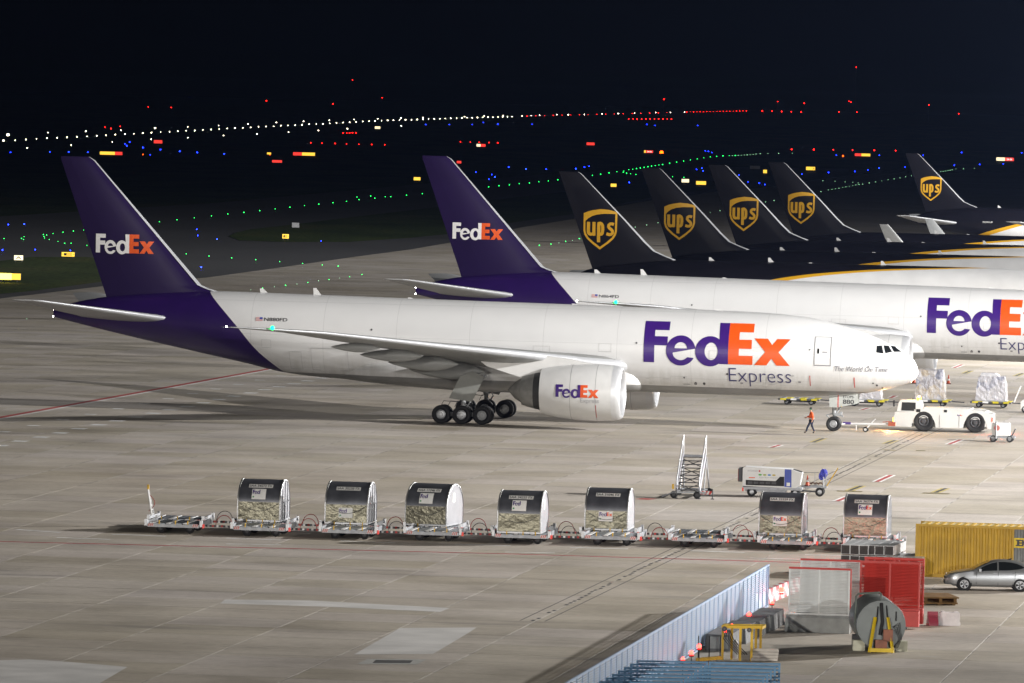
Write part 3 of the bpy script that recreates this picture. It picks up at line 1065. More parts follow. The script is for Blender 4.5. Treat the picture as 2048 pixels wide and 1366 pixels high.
# nacelle joints
for EN_ in EN:
    sd = -1 if EN_ is EN[0] else 1
    for xa in (21.55, 23.35):
        r = interp([(20.5, 1.945), (21.4, 2.0), (22.4, 2.0), (23.4, 1.94), (24.4, 1.83), (25.1, 1.71)], xa) + .004
        MB().lathe([(-xa - .012, r), (-xa + .012, r)], (0, sd * 9.61, 2.67), 'x', 48).build('cowl_seam', SEAM, EN_, 60)
# cockpit windows, from the photograph
def apx(px, py, ya):
    r = ray(px, py)
    f2, n2 = Vector((math.cos(PSI), -math.sin(PSI), 0)), Vector((-math.sin(PSI), -math.cos(PSI), 0))
    o = Vector((28.879, 486.652, 0))
    t = n2.dot(o + n2 * ya - Vector((0, 0, CAM_H))) / n2.dot(r)
    P = Vector((0, 0, CAM_H)) + r * t
    return -(P - o).dot(f2), P.z


for pts, ya in (([(1753.7, 691.6), (1764, 690.8), (1767.5, 707), (1752.5, 705)], 2.0), ([(1767.3, 690.6), (1777.6, 691.6), (1784.6, 703.7), (1771, 706.5)], 1.75), ([(1781.6, 691.4), (1790, 692.6), (1803.2, 703.6), (1788, 703.6)], 1.45)):
    f = []
    ok = [apx(px, py, ya) for px, py in pts]
    for _ in range(6):
        ok = [apx(px, py, hy(a, z)) for (px, py), (a, z) in zip(pts, ok)]
    wv = MB()
    N = 5
    G = {}
    for i in range(N + 1):
        for j in range(N + 1):
            u, v = i / N, j / N
            A = [(1 - u) * (1 - v), u * (1 - v), u * v, (1 - u) * v]
            a = sum(w_ * p[0] for w_, p in zip(A, ok)); z = sum(w_ * p[1] for w_, p in zip(A, ok))
            G[i, j] = on_hull(-a, z, .02)
    for i in range(N):
        for j in range(N): wv.face([G[i, j], G[i + 1, j], G[i + 1, j + 1], G[i, j + 1]])
    wv.build('cockpit_window', GLASS, ffus, 60)
    mv = MB()
    for i in range(N):
        for j in range(N): mv.face([(p[0], -p[1], p[2]) for p in (G[i, j], G[i + 1, j], G[i + 1, j + 1], G[i, j + 1])])
    mv.build('cockpit_window', GLASS, ffus, 60)
# number on the nose gear door
nd = FED['_nose_door']
reg1b = lettering('door_number', merge2d([text2d('880', .02, fit=(-5.22, -4.43, 1.98, 2.3)), text2d('ETOPS', .01, fit=(-5.22, -4.47, 2.4, 2.58))]), lambda u, v: Vector((u, -.65, v)), INK, nd)
MB().face([(-5.6, -.65, 1.74), (-5.53, -.65, 1.74), (-5.53, -.65, 2.6), (-5.6, -.65, 2.6)]).build('warning_line', RED, nd, 0)
GREENL = mat('navigation_green', (0, .3, .1), emit=(.004, 1, .16), strength=7, var=0, sample=False)
WHITEL = mat('navigation_white', (1, 1, 1), emit=(1, .95, .9), strength=40, var=0, sample=False)
for c, m in (((-41.0, -31, 7.3), GREENL), ((-43.9, -32.38, 7.34), WHITEL), ((-62.75, 0, 6.65), WHITEL), ((-62.75, 0, 7.15), WHITEL)):
    MB().sphere(c, .06 if m is WHITEL else .15, 8, 5).build('navigation_light', m, fed1, 60)
fed1.location = (28.879, 486.652, 0)
fed1.rotation_euler[2] = -PSI

# the second one, on the next stand
fed2 = copy_tree(fed1)
fed2['label'] = 'white cargo jet with a purple tail standing behind the towed one'
fed2.location = (53.71, 564.93, 0)
fed2.rotation_euler[2] = -.16658
for o in list(bpy.data.objects):
    if o.parent and o.parent.parent == fed2 and o.data in (reg1.data,):
        pa = o.parent
        bpy.data.objects.remove(o)
        lettering('registration', text2d('N864FD', .012, fit=(-46.75, -45.05, 6.83, 7.07)), on_hull, INK, pa, .2)
        break
for o in list(bpy.data.objects):
    if o.data is reg1b.data and o is not reg1b:
        pa = o.parent
        bpy.data.objects.remove(o)
        lettering('door_number', text2d('864', .02, fit=(-5.22, -4.43, 1.98, 2.3)), lambda u, v: Vector((u, -.65, v)), INK, pa)
        break

# ---------------------------------------------------------------- the five dark tailed parcel jets
UPS = dict(
    label='', group='dark tailed parcel jets parked in a row', paint=PARCEL, fair_mat=WHITE, wing_mat=FED['wing_mat'], stab_mat=mat('stabilizer_pale', (.42, .43, .43), .4, var=.1), fin_mat=BROWN,
    crown=[(-.05, 3.7), (.1, 4.1), (.5, 4.7), (1.5, 5.6), (3, 6.5), (5, 7.25), (8, 7.8), (11, 7.95), (25, 7.97), (38, 7.97), (43, 7.9), (47, 7.5), (50.5, 6.95), (52.9, 5.95)],
    belly=[(-.05, 3.7), (.1, 3.3), (.5, 3.0), (2, 2.65), (5, 2.48), (8, 2.46), (25, 2.5), (36, 2.55), (40, 2.8), (43, 3.15), (46, 3.65), (50, 4.5), (52.9, 5.4)],
    half=[(-.05, .02), (.1, .5), (.5, .95), (1.5, 1.5), (3, 2.0), (5, 2.3), (8, 2.48), (11, 2.515), (36, 2.515), (40, 2.4), (44, 2.0), (48, 1.3), (51, .7), (52.9, .22)],
    fairing=[(14.5, .3, 3.1, 3.3), (16, 1.9, 2.4, 4.0), (18, 2.75, 2.25, 4.2), (27, 2.8, 2.2, 4.1), (31, 2.3, 2.4, 4.0), (33.5, .8, 2.6, 3.4)],
    wing=[(1.2, 16.7, 11, 3.5, .12), (2.5, 17.6, 9.9, 3.65, .12), (7.9, 21.5, 7.0, 4.25, .11), (16, 27.4, 4.5, 5.2, .1), (23.4, 32.8, 2.5, 6.05, .09), (23.9, 33.2, 2.35, 6.12, .08)],
    winglet=[(23.85, 33.2, 2.3, 6.1), (24.5, 33.9, 2.1, 6.75), (24.9, 34.8, 1.8, 7.8), (25.3, 36.2, 1.05, 9.4)],
    canoes=[(5.5, 25.5, 30.5, 3.7, .7), (11, 26.6, 31, 4.4, .55), (17, 29.2, 33, 5.1, .45)],
    stab=[(.8, 44.6, 7.2, 5.3, .09), (1.6, 45.3, 6.5, 5.4, .09), (9.0, 51.9, 2.4, 6.4, .08), (9.3, 52.4, 1.8, 6.45, .06)],
    eng=(7.9, 2.15, 16.6, .66), pylon=3.9,
    fin=[(6.6, 41.6, 50.44, .7), (7.95, 42.4, 50.95, .68), (8.3, 43.35, 51.08, .66), (8.74, 44.4, 51.24, .64), (9.6, 45.35, 51.57, .6), (11.71, 47.41, 52.36, .5), (16.1, 51.85, 54.02, .24), (16.28, 52.15, 54.05, .14)],
    antennas=[(38.8, .32), (33, .42), (29, .06), (22, .4)],
    main_gear=(24.7, 4.65, .57, 2, 1.4), nose_gear=(5.2, .46), door=None)
ups1, uhy, ufy, usec, ufus, ufin = make_airliner('parcel_airplane', UPS)
SH_OUT = [(0, .89), (.12, .935), (.25, .965), (.5, 1.0), (.75, .985), (1, .93), (1, .46), (.97, .36), (.9, .27), (.75, .155), (.5, 0), (.25, .155), (.1, .27), (.03, .36), (0, .46)]
SH_IN = [(.058, .70), (.14, .77), (.25, .825), (.4, .865), (.62, .885), (.942, .885), (.942, .47), (.915, .385), (.85, .30), (.71, .195), (.5, .068), (.29, .195), (.15, .30), (.085, .385), (.058, .47)]
LU = [(.10, .68), (.195, .68), (.195, .45), (.21, .42), (.24, .41), (.265, .425), (.265, .68), (.36, .68), (.36, .345), (.29, .335), (.275, .35), (.22, .335), (.16, .345), (.115, .385), (.10, .44)]
LP = [(.41, .18), (.505, .18), (.505, .34), (.57, .35), (.61, .40), (.625, .50), (.615, .60), (.575, .66), (.51, .69), (.44, .68), (.41, .665)]
LPH = [(.505, .41), (.525, .43), (.532, .5), (.525, .59), (.505, .61)]


def ribbon(pts, wd, asp=1.17):
    L, R = [], []
    for k, p in enumerate(pts):
        a, b = pts[max(0, k - 1)], pts[min(len(pts) - 1, k + 1)]
        dx, dy = (b[0] - a[0]), (b[1] - a[1]) * asp
        l = math.hypot(dx, dy)
        L.append((p[0] - dy / l * wd / 2, p[1] + dx / l * wd / 2 / asp))
        R.append((p[0] + dy / l * wd / 2, p[1] - dx / l * wd / 2 / asp))
    return L + R[::-1]


LS = ribbon([(.905, .625), (.86, .64), (.80, .64), (.755, .61), (.745, .57), (.775, .535), (.83, .50), (.87, .46), (.87, .41), (.83, .38), (.77, .375), (.69, .395)], .088)
sh = merge2d([poly2d([SH_OUT, SH_IN]), poly2d([LU]), poly2d([LP, LPH]), poly2d([LS])])
sh = ([(-51.5 + x * 3.33, 8.75 + y * 3.95 + .02 * x) for x, y in sh[0]], sh[1])
lettering('shield_emblem', sh, lambda u, v: Vector((u, -ufy(-u, v) - .02, v)), GOLD, ufin, .25)
ups1.rotation_euler[2] = -.1666
UPOS = [(57.52, 659.44), (66.59, 716.24), (75.42, 777.51), (84.42, 836.07), (115.45, 1085.36)]
ULAB = ['dark tailed parcel jet nearest the purple tails, first of the gold shields', 'dark tailed parcel jet, second gold shield from the purple tails',
        'dark tailed parcel jet, third gold shield from the purple tails', 'dark tailed parcel jet, fourth gold shield from the purple tails',
        'dark tailed parcel jet farthest off, alone at the right with smallest gold shield']
for k, ((x, y), lb) in enumerate(zip(UPOS, ULAB)):
    o = ups1 if k == 0 else copy_tree(ups1)
    o.location = (x, y, 0)
    o['label'] = lb
for o in list(bpy.data.objects):
    if o.name.startswith('winglet') and tuple(o.parent.parent.location[:1]) != tuple(Vector((UPOS[3][0], 0, 0))[:1]): bpy.data.objects.remove(o)
o = [t for t in bpy.data.objects if t.get('label') == ULAB[4]][0]
lettering('registration', text2d('N391UP', .01, fit=(-41.2, -39.6, 5.5, 5.78)), lambda u, v: on_hull(u, v, .02, uhy), mat('pale_lettering', (.6, .6, .58), var=0), [c for c in kids(o) if c.name.startswith('fuselage')][0], .3)
# ================================================================ ground equipment
def chevron(p, parent, w_=.3, h_=.16):
    """red and white warning plate facing the camera side, lower left corner at p"""
    q = MB()
    q.k = 1
    q.box((p[0] + w_ / 2, p[1], p[2] + h_ / 2), (w_, .02, h_))
    q.k = 0
    for k in range(3):
        a = p[0] + k * w_ / 3
        q.face([(a, p[1] - .013, p[2]), (a + w_ / 6, p[1] - .013, p[2]), (a + w_ / 6 + h_ * .4, p[1] - .013, p[2] + h_), (a + h_ * .4, p[1] - .013, p[2] + h_)][0:4] if k < 2 else [(a, p[1] - .013, p[2]), (a + w_ / 6, p[1] - .013, p[2]), (a + w_ / 3, p[1] - .013, p[2] + h_), (a + h_ * .3, p[1] - .013, p[2] + h_)])
    return q.build('warning_plate', [RED, WHITE], parent, 0)


DECK = mat('dolly_deck', (.20, .22, .25), .4, .6, var=.2, scale=2)
TAILRED = mat('tail_lamp_red', (.5, .02, .015), .3, var=0, emit=(1, .05, .02), strength=.25)
HOSE_R = mat('red_hose', (.30, .035, .03), .5, var=.1)
DW, DL = 3.3, 2.72


def make_dolly():
    t = thing('pallet_dolly', '', 'dolly')
    f = MB()
    for s in (-1, 1):
        f.box((0, s * (DW / 2 - .06), .40), (DL, .12, .16))
        f.box((s * (DL / 2 - .06), 0, .40), (.12, DW - .244, .158))
    for x in (-.6, 0, .6): f.box((x, 0, .37), (.1, DW - .244, .1))
    f.box((0, 0, .30), (DL * .8, .3, .14))
    f.build('frame', GALV, t)
    n = 9
    pw = (DL - .1) / n
    for k in range(n):
        x = -DL / 2 + .05 + pw * (k + .5)
        wh = k in (0, 3, 6)
        MB().box((x, 0, .50 + (.02 if wh else 0)), (pw * (.62 if wh else .9), DW - .16, .04)).build('deck_panel', WHITE if wh else DECK, t)
    for s in (-1, 1):
        e = MB().box((s * (DL / 2 + .05), 0, .52), (.06, DW - .1, .26)).build('end_rail', GALV, t)
        for y in (-DW / 2 + .12, DW / 2 - .12): MB().box((s * (DL / 2 + .1), y, .55), (.14, .18, .34)).build('corner_post', ALU, e)
    for x in (-.72, .82):
        for s in (-1, 1): wheel(t, (x, s * (DW / 2 - .42), .24), .24, .18, rim_mat=DKGREY)
        MB().tube((x, -DW / 2 + .4, .24), (x, DW / 2 - .4, .24), .045, 6).build('axle', DKGREY, t)
    y = -DW / 2 - .012
    chevron((-DL / 2 + .02, y, .36), t)
    chevron((DL / 2 - .34, y, .36), t)
    MB().box((DL / 2 + .2, -DW / 2 + .14, .42), (.1, .22, .2)).build('tail_lamp', TAILRED, t)
    for x in (-.75, .1, .75): MB().box((x, -DW / 2 + .05, .56), (.05, .06, .2)).box((x, -DW / 2 + .09, .65), (.05, .12, .04)).build('stop_latch', YELLOW, t)
    return t


def add_towbar(t, raised=False):
    if raised:
        b = MB()
        a0 = Vector((-DL / 2 - .1, 0, .42))
        tip = Vector((-DL / 2 - .42, 0, 1.95))
        for s in (-.35, .35): b.bar(a0 + Vector((0, s, 0)), tip + Vector((0, s * .15, 0)), .07, .07)
        for k in range(1, 6): b.bar(a0.lerp(tip, k / 6.5) + Vector((0, -.35 * (1 - k / 7), 0)), a0.lerp(tip, k / 6.5) + Vector((0, .35 * (1 - k / 7), 0)), .05, .05)
        bar = b.build('towbar', WHITE, t)
        MB().box((tip.x, 0, tip.z + .12), (.1, .12, .28)).build('towbar_eye', YELLOW, bar)
        MB().path([tip + Vector((.05 + .32 * math.sin(k / 10 * PI), 0, -.25 - .9 * k / 10)) for k in range(11)], .018, 6).build('hose', HOSE_R, bar)
        return
    x0, x1 = DL / 2 + .08, DL / 2 + 1.85
    b = MB().bar((x0, 0, .36), (x1, 0, .34), .12, .1)
    bar = b.build('towbar', DKGREY, t)
    for k in range(7):
        MB().box((x0 + .15 + k * .24, 0, .355), (.11, .126, .106)).build('red_band', RED if k % 2 else WHITE, bar)
    r = .44
    cx = (x0 + x1) / 2 + random.uniform(-.1, .1)
    MB().path([(cx - r * math.cos(k / 12 * PI), 0.04 * math.sin(k), .38 + r * 1.25 * math.sin(k / 12 * PI)) for k in range(13)], .02, 6).build('hose', random.choice([HOSE_R, HOSE_R, DKGREY]), bar)


dol = make_dolly()
NEARC = [(348, 1066.5), (520, 1073), (697, 1078.5), (866, 1082), (1043, 1088), (1222, 1091), (1396, 1095), (1574, 1100.5), (1745, 1105)]
YAW = -.125
dpos = []
for k, (px, py) in enumerate(NEARC):
    near = gnd(px, py)
    d = Vector((math.cos(YAW), math.sin(YAW), 0))
    n = Vector((-d.y, d.x, 0))
    dpos.append((near + n * (DW / 2 - .3), near + n * (DW / 2 - .3 + 3.75) - d * .55))
DLAB = ['first', 'second', 'third', 'fourth', 'fifth', 'sixth', 'seventh', 'eighth', 'ninth']
DOLLY = {}
for k, (a, b) in enumerate(dpos):
    for row, p in ((0, a), (1, b)):
        if k == 0 and row == 1: continue
        o = dol if (k == 0 and row == 0) else copy_tree(dol)
        o.location = p
        o.rotation_euler[2] = YAW
        o['group'] = 'pallet dollies coupled in two rows'
        DOLLY[k, row] = o
b0 = copy_tree(dol)
b0.location = dpos[0][1]
DOLLY[0, 1] = b0
LAB_DN = {0: 'leftmost pallet dolly of the front row, empty, no dolly to its left', 4: 'pallet dolly carrying the silver container that stands forward, fourth container from left'}
for (k, row), o in DOLLY.items():
    if k < 8: add_towbar(o)
    if row == 0: o['label'] = LAB_DN.get(k, f'empty pallet dolly in the front row, {DLAB[k]} from the left')
    else: o['label'] = f'pallet dolly in the rear row, {DLAB[k]} from the left' + (' carrying a silver air freight container' if k in (1, 2, 3, 5, 7, 8) else ', empty')
b0['label'] = 'empty pallet dolly at the left end with its white towbar raised upright'
add_towbar(b0, True)

# ---------------------------------------------------------------- silver air freight containers
def skin(name):
    q = NB(name)
    tc = q.node('ShaderNodeTexCoord')
    P = tc.outputs['Object']
    oi = q.node('ShaderNodeObjectInfo')
    off = q.node('ShaderNodeVectorMath', operation='ADD')
    q.put(off.inputs[0], P)
    mul = q.math('MULTIPLY', oi.outputs['Random'], 40.)
    q.put(off.inputs[1], mul)
    n1 = q.noise(off.outputs[0], 1.4, 4, .6)
    n2 = q.noise(off.outputs[0], 9, 4)
    q.put(q.b.inputs['Base Color'], q.ramp(n2, [(.3, (.14, .135, .105)), (.7, (.225, .215, .165))]))  # khaki reflection of the lit ground put into the metal's base colour
    q.b.inputs['Metallic'].default_value = .95
    q.put(q.b.inputs['Roughness'], q.ramp(n2, [(.3, .33), (.7, .46)]))
    q.bump(n1, .4, .25)
    return q.m


SKIN = skin('container_skin')
SKYREFL = mat('container_sky_reflection', (.10, .105, .122), .42, .45, var=.3, scale=1.6)  # same metal as the front panel; the dark sky's reflection is put into this colour
ENDW = mat('container_end_white', (.33, .33, .355), .45, var=.12, scale=1.5)
TRIM = mat('container_trim', (.2, .2, .19), .45, .7, var=.2)
PLATE = mat('white_plate', (.72, .72, .70), .5, var=.08)
STICK = mat('green_sticker', (.02, .25, .08), .5, var=0)
LOAF = [(-1.59, 0), (-1.59, .95), (-1.55, 1.15), (-1.47, 1.33), (-1.34, 1.5), (-1.15, 1.68), (-.92, 1.83), (-.62, 1.96), (-.3, 2.04), (0, 2.07)]
LOAF = LOAF + [(-y, z) for y, z in LOAF[-2::-1]]
CW = 2.24


def loaf_front(z):
    pts = [(z_, y_) for y_, z_ in LOAF[1:10]]
    return interp([(0, -1.59)] + pts, z)


def make_container(code, stick, ribbed, label, k):
    t = thing('air_freight_container', label, 'container', group='silver air freight containers on dollies')
    sh = MB()
    xs = [-CW / 2 + CW * i / 10 for i in range(11)]
    prof = []
    for (a, b) in zip(LOAF, LOAF[1:]):
        n = 4 if abs(a[1] - b[1]) > .5 else 1
        for j in range(n): prof.append((a[0] + (b[0] - a[0]) * j / n, a[1] + (b[1] - a[1]) * j / n))
    prof.append(LOAF[-1])
    rnd = random.Random(k)
    rings = [[(x, y + (rnd.uniform(-.012, .012) if .2 < z < 1.0 and 0 < i < 10 else 0), z + .08) for y, z in prof] for i, x in enumerate(xs)]
    sh.loft(rings, False, False).build('shell', SKYREFL, t, 35)
    cr_ = MB()
    nx, nz = 14, 9
    G = {(i, j): (-CW / 2 + .02 + (CW - .04) * i / nx, -1.612 - (rnd.uniform(-.007, .012) if 0 < i < nx and 0 < j < nz else 0), .10 + .93 * j / nz) for i in range(nx + 1) for j in range(nz + 1)}
    for i in range(nx):
        for j in range(nz):
            q4 = [G[i, j], G[i + 1, j], G[i + 1, j + 1], G[i, j + 1]]
            if rnd.random() < .5: cr_.face(q4[:3]).face([q4[0], q4[2], q4[3]])
            else: cr_.face([q4[0], q4[1], q4[3]]).face(q4[1:])
    cr_.build('front_panel', SKIN, t, 60, True)
    MB().box((0, 0, .04), (CW + .06, 3.24, .08)).build('base_plate', ALU, t)
    for s in (-1, 1):
        e = MB()
        e.face([(s * (CW / 2 + .004), y, z + .08) for y, z in LOAF])
        ep = e.build('end_panel', ENDW, t, 0)
        fr = MB()
        pts = [(s * (CW / 2 + .01), y * .99, z * .99 + .09) for y, z in LOAF]
        fr.path(pts, .035, 5)
        fr.build('end_frame', ALU, ep)
        if ribbed:
            for y in (-.8, 0, .8):
                zt = interp([(z_, y_) for z_, y_ in sorted((abs(y_), z_) for y_, z_ in LOAF[:10])], abs(y))
                MB().box((s * (CW / 2 + .03), y, zt / 2 + .08), (.05, .09, zt)).build('rib', ALU, ep)
                MB().box((s * (CW / 2 + .05), y + .12, 1.0), (.04, .14, .06)).build('latch', DKGREY, ep)
        else:
            MB().box((s * (CW / 2 + .012), -.25, 1.45), (.012, .5, .5)).build('document_pocket', PLATE, ep)
        # seams along the shell
    for x in (-CW / 2 + .03, CW / 2 - .03):
        MB().path([(x, y * 1.006, z * 1.004 + .08) for y, z in LOAF], .025, 5).build('edge_trim', TRIM, t)
    MB().box((0, -1.6, 1.03), (CW, .03, .035)).build('seam_strip', TRIM, t)
    # number plate on the curved shoulder
    def onf(u, v, off=.02):
        y = loaf_front(v) - (.04 if v < 1.0 else 0)
        y2 = loaf_front(v + .02) - (.04 if v < 1.0 else 0)
        nrm = Vector((0, -.02, y2 - y)).normalized() if y2 > y + 1e-6 else Vector((0, -1, 0))
        nrm = Vector((0, -1, 0)) if nrm.length < .5 else Vector((0, -.02 / math.hypot(.02, y2 - y), (y2 - y) / math.hypot(.02, y2 - y)))
        return Vector((u, y, v + .08)) + nrm * off
    def plate(u0, u1, v0, v1, m, name):
        q = MB()
        n = max(1, int((v1 - v0) / .09))
        for j in range(n):
            a, b = v0 + (v1 - v0) * j / n, v0 + (v1 - v0) * (j + 1) / n
            q.face([onf(u0, a), onf(u1, a), onf(u1, b), onf(u0, b)])
        return q.build(name, m, t, 40)
    pl = plate(-.62, .66, 1.66, 1.82, PLATE, 'number_plate')
    lettering('lettering', text2d(code, .012, fit=(-.58, .62, 1.685, 1.80)), lambda u, v: onf(u, v, .03), INK, pl, .05)
    if stick:
        v1, ex = stick
        v0 = v1 - .52
        s_ = plate(-.40, .34, v0, v1, PLATE, 'company_sticker')
        fed_letters((-.36, v1 - .25, .2, .92), s_, lambda u, v: onf(u, v, .03), PURPLE, ORANGE, .06, ex)
        q = MB()
        q.face([onf(-.31 + .045 * math.cos(j * PI / 4), v0 + .12 + .045 * math.sin(j * PI / 4), .03) for j in range(8)])
        q.build('green_dot', STICK, s_, 0)
    else:
        plate(-.3, .35, 1.15, 1.55, mat('worn_patch', (.22, .2, .18), .6, var=.3), 'worn_patch')
    # slack strap across the front
    MB().path([(-1.05 + 2.1 * j / 14, -1.665, .98 - .42 * math.sin(PI * j / 14)) for j in range(15)], .013, 5).build('strap', DKGREY, t)
    return t


CONT = [(1, 1, 'SAA 34572 FX', (1.60, False), True, 'silver loaf shaped container with a white ribbed end, leftmost of the row'),
        (2, 1, 'SAA 30238 FX', (.78, False), True, 'silver loaf shaped container with white ribbed end, second from the left'),
        (3, 1, 'AAA 11246 FX', (1.60, False), False, 'silver loaf shaped container turned to show most of its plain white end'),
        (4, 0, 'SAA 34233 FX', (1.60, False), False, 'silver loaf shaped container standing forward of the others on the front row'),
        (5, 1, 'SAA 31046 FX', (.92, True), False, 'silver loaf shaped container with plain white end, left of the empty dollies'),
        (7, 1, 'SAA 33359 FX', (.92, True), True, 'silver loaf shaped container with a brown patch, right of the empty dollies'),
        (8, 1, 'SAA 36374 FX', (1.60, True), True, 'silver loaf shaped container lit reddish, rightmost, behind the stacked beams')]
for k, row, code, stick, rib, lb in CONT:
    c = make_container(code, stick, rib, lb, k)
    d = DOLLY[k, row]
    c.location = Vector(d.location) + Vector((0, 0, .56)) + Vector((math.cos(YAW), math.sin(YAW), 0)) * (-.12)
    c.rotation_euler[2] = YAW - (.14 if k == 3 else 0)

# ---------------------------------------------------------------- towing tug
tg = thing('aircraft_tug', 'low white aircraft tug with big black wheels, hitched to the cargo jet', 'tug', gnd(1888, 862), -PSI)
tg.location.z = 0
TWH = mat('tug_white', (.56, .56, .54), .4, var=.12, scale=1.)
S1 = [(-3.5, .38), (-3.5, .9), (-3.42, 1.35), (-2.0, 1.4), (-1.6, 1.62), (3.0, 1.62), (3.55, 1.35), (3.6, .4)]
TW = 1.55
for s in (-1, 1):
    # side skins with real wheel arches
    out = [(-3.5, .3), (-3.5, .95), (-3.42, 1.35), (-2.15, 1.38), (-1.75, 1.62), (2.75, 1.62), (3.5, 1.35), (3.58, .42), (3.5, .3)]
    arch = lambda cx: [(cx + .86 * math.cos(a * PI / 12), .3 + 1.0 * math.sin(a * PI / 12)) for a in range(0, 13)]
    path2 = out + arch(2.35) + arch(-1.35)
    VF = poly2d([path2])
    q = MB()
    V, F = VF
    for f_ in F: q.face([(V[i][0], s * TW, V[i][1]) for i in f_])
    q.build('side_panel', TWH, tg, 0, True)
    for cx in (-1.35, 2.35):
        q = MB()
        q.loft([[(cx + .86 * math.cos(a * PI / 12), y, .3 + 1.0 * math.sin(a * PI / 12)) for y in (s * TW, s * (TW - .55))] for a in range(13)], False, False).build('wheel_arch', DKGREY, tg)
        wheel(tg, (cx, s * (TW - .2), .74), .74, .5, rim_mat=DKGREY, hub=.48)
core = MB().box((0, 0, .62), (7.0, 1.95, .64)).box((.5, 0, 1.25), (5.1, 3.06, .6)).box((-2.7, 0, .95), (1.55, 3.06, .78)).box((3.28, 0, .9), (.5, 3.06, .9))
core.build('chassis', TWH, tg)
MB().box((.3, 0, 1.66), (3.4, 2.5, .1)).build('deck_lid', TWH, tg)
cab = MB().prism([(-3.3, 1.38), (-3.18, 2.02), (-3.05, 2.2), (-1.75, 2.2), (-1.55, 2.0), (-1.5, 1.38)], 'y', -1.5, .1).build('cab', TWH, tg)
MB().prism([(-2.98, 1.45), (-2.93, 2.05), (-1.95, 2.05), (-1.95, 1.45)], 'y', -1.515, -1.502).build('cab_window', GLASS, cab)
MB().face([(-3.31, -1.4, 1.45), (-3.31, 0, 1.45), (-3.2, 0, 2.02), (-3.2, -1.4, 2.02)]).build('windscreen', GLASS, cab, 0)
MB().box((-3.5, -1.62, 1.95), (.12, .1, .45)).build('mirror', BLACKG, cab)
AMB = mat('amber_beacon_glow', (.9, .4, .05), emit=(1, .22, .015), strength=14, var=0)
MB().lathe([(0, .13), (.12, .16), (.26, .12), (.32, .005)], (-1.75, -1.2, 2.2), 'z', 12).build('amber_beacon', AMB, tg)
MB().box((-3.53, -1.3, .78), (.08, .34, .28)).build('headlight', AMB, tg)
MB().box((3.56, -1.4, .98), (.1, .34, .32)).build('rear_lamp', mat('red_lamp_glow', (.6, .03, .02), emit=(1, .015, .01), strength=14, var=0), tg)
MB().box((-3.65, 0, .45), (.3, 2.2, .22)).box((3.68, 0, .5), (.2, 2.4, .3)).build('bumper', DKGREY, tg)
MB().box((.2, -1.56, 1.5), (.22, .02, .18)).box((-1.75, -1.56, 1.48), (.3, .02, .22)).build('vent', BLACK, tg)
fed_letters((1.05, 1.18, .1, 1.), tg, lambda u, v: Vector((u, -TW - .012, v)), PURPLE, ORANGE)
MB().bar((-.2, -TW - .01, .35), (-.2, -TW - .01, 1.2), .02, .02).bar((1.2, -TW - .01, .35), (1.2, -TW - .01, 1.2), .02, .02).build('panel_seam', SEAM, tg)
for p, c_, e in (((-1.75, -1.2, 2.6), (1, .5, .12), 60), ((-3.75, -1.25, .7), (1, .55, .2), 45), ((3.8, -1.35, .95), (1, .08, .04), 30)):
    ld = bpy.data.lights.new('tug_lamp', 'POINT')
    ld.energy, ld.color, ld.shadow_soft_size = e * 8, c_, .1
    lo = bpy.data.objects.new('tug_lamp', ld)
    C.objects.link(lo)
    lo.location = tg.matrix_world @ Vector(p) if False else Vector(tg.location) + f2 * p[0] + l2 * p[1] + Vector((0, 0, p[2]))

tb = thing('tow_bar', 'white tow bar on small wheels between the tug and the nose wheel', 'tow bar', fed1.location, -PSI)
b = MB().tube((-5.3, 0, .53), (-1.9, 0, .6), .075, 10).tube((-5.3, -.3, .53), (-5.3, .3, .53), .05, 8).tube((-4.9, 0, .55), (-5.3, -.28, .53), .05, 8).tube((-4.9, 0, .55), (-5.3, .28, .53), .05, 8)
b.build('bar', WHITE, tb)
MB().box((-4.95, -.12, .6), (.55, .1, .16)).build('sleeve', PURPLE, tb)
MB().tube((-3.3, 0, .58), (-3.6, 0, .2), .05, 8).tube((-3.3, 0, .58), (-2.95, 0, .95), .04, 8).tube((-3.6, -.3, .2), (-3.6, .3, .2), .04, 8).build('axle_arm', WHITE, tb)
for s in (-.3, .3): wheel(tb, (-3.6, s, .19), .19, .12, rim_mat=WHITE)
MB().tube((-4.3, 0, .55), (-4.3, 0, .1), .035, 8).build('stand', WHITE, tb)
MB().box((-1.75, 0, .62), (.5, .3, .28)).tube((-2.4, -.12, .75), (-1.8, -.12, .82), .03, 6).build('coupling', mat('rusty_red', (.35, .08, .04), .6, var=.3), tb)

# ---------------------------------------------------------------- small white cart behind the tug
gc = thing('equipment_cart', 'small white two-axle equipment cart with a hose reel behind the tug', 'cart', gnd(2003, 884), -PSI)
MB().box((-.05, 0, .88), (1.25, 1.1, .85)).box((-.05, 0, 1.33), (1.15, 1.0, .06)).build('housing', WHITE, gc)
MB().box((0, 0, .36), (1.9, 1.15, .14)).build('chassis', GALV, gc)
MB().lathe([(-.56, .02), (-.60, .2), (-.64, .2), (-.64, .02)], (-.3, 0, 1.0), 'y', 16).build('hose_reel', mat('faded_red', (.42, .12, .1), .5, var=.2), gc)
MB().tube((-.35, -.62, .25), (-.35, -.62, 1.5), .06, 8).build('post', ALU, gc)
MB().tube((.7, -.4, .4), (.95, -.4, .95), .035, 6).tube((.7, .4, .4), (.95, .4, .95), .035, 6).tube((.95, -.4, .95), (.95, .4, .95), .035, 6).build('drawbar', DKGREY, gc)
for x in (-.55, .6):
    for s in (-.5, .5): wheel(gc, (x, s, .24), .24, .16, rim_mat=GALV)

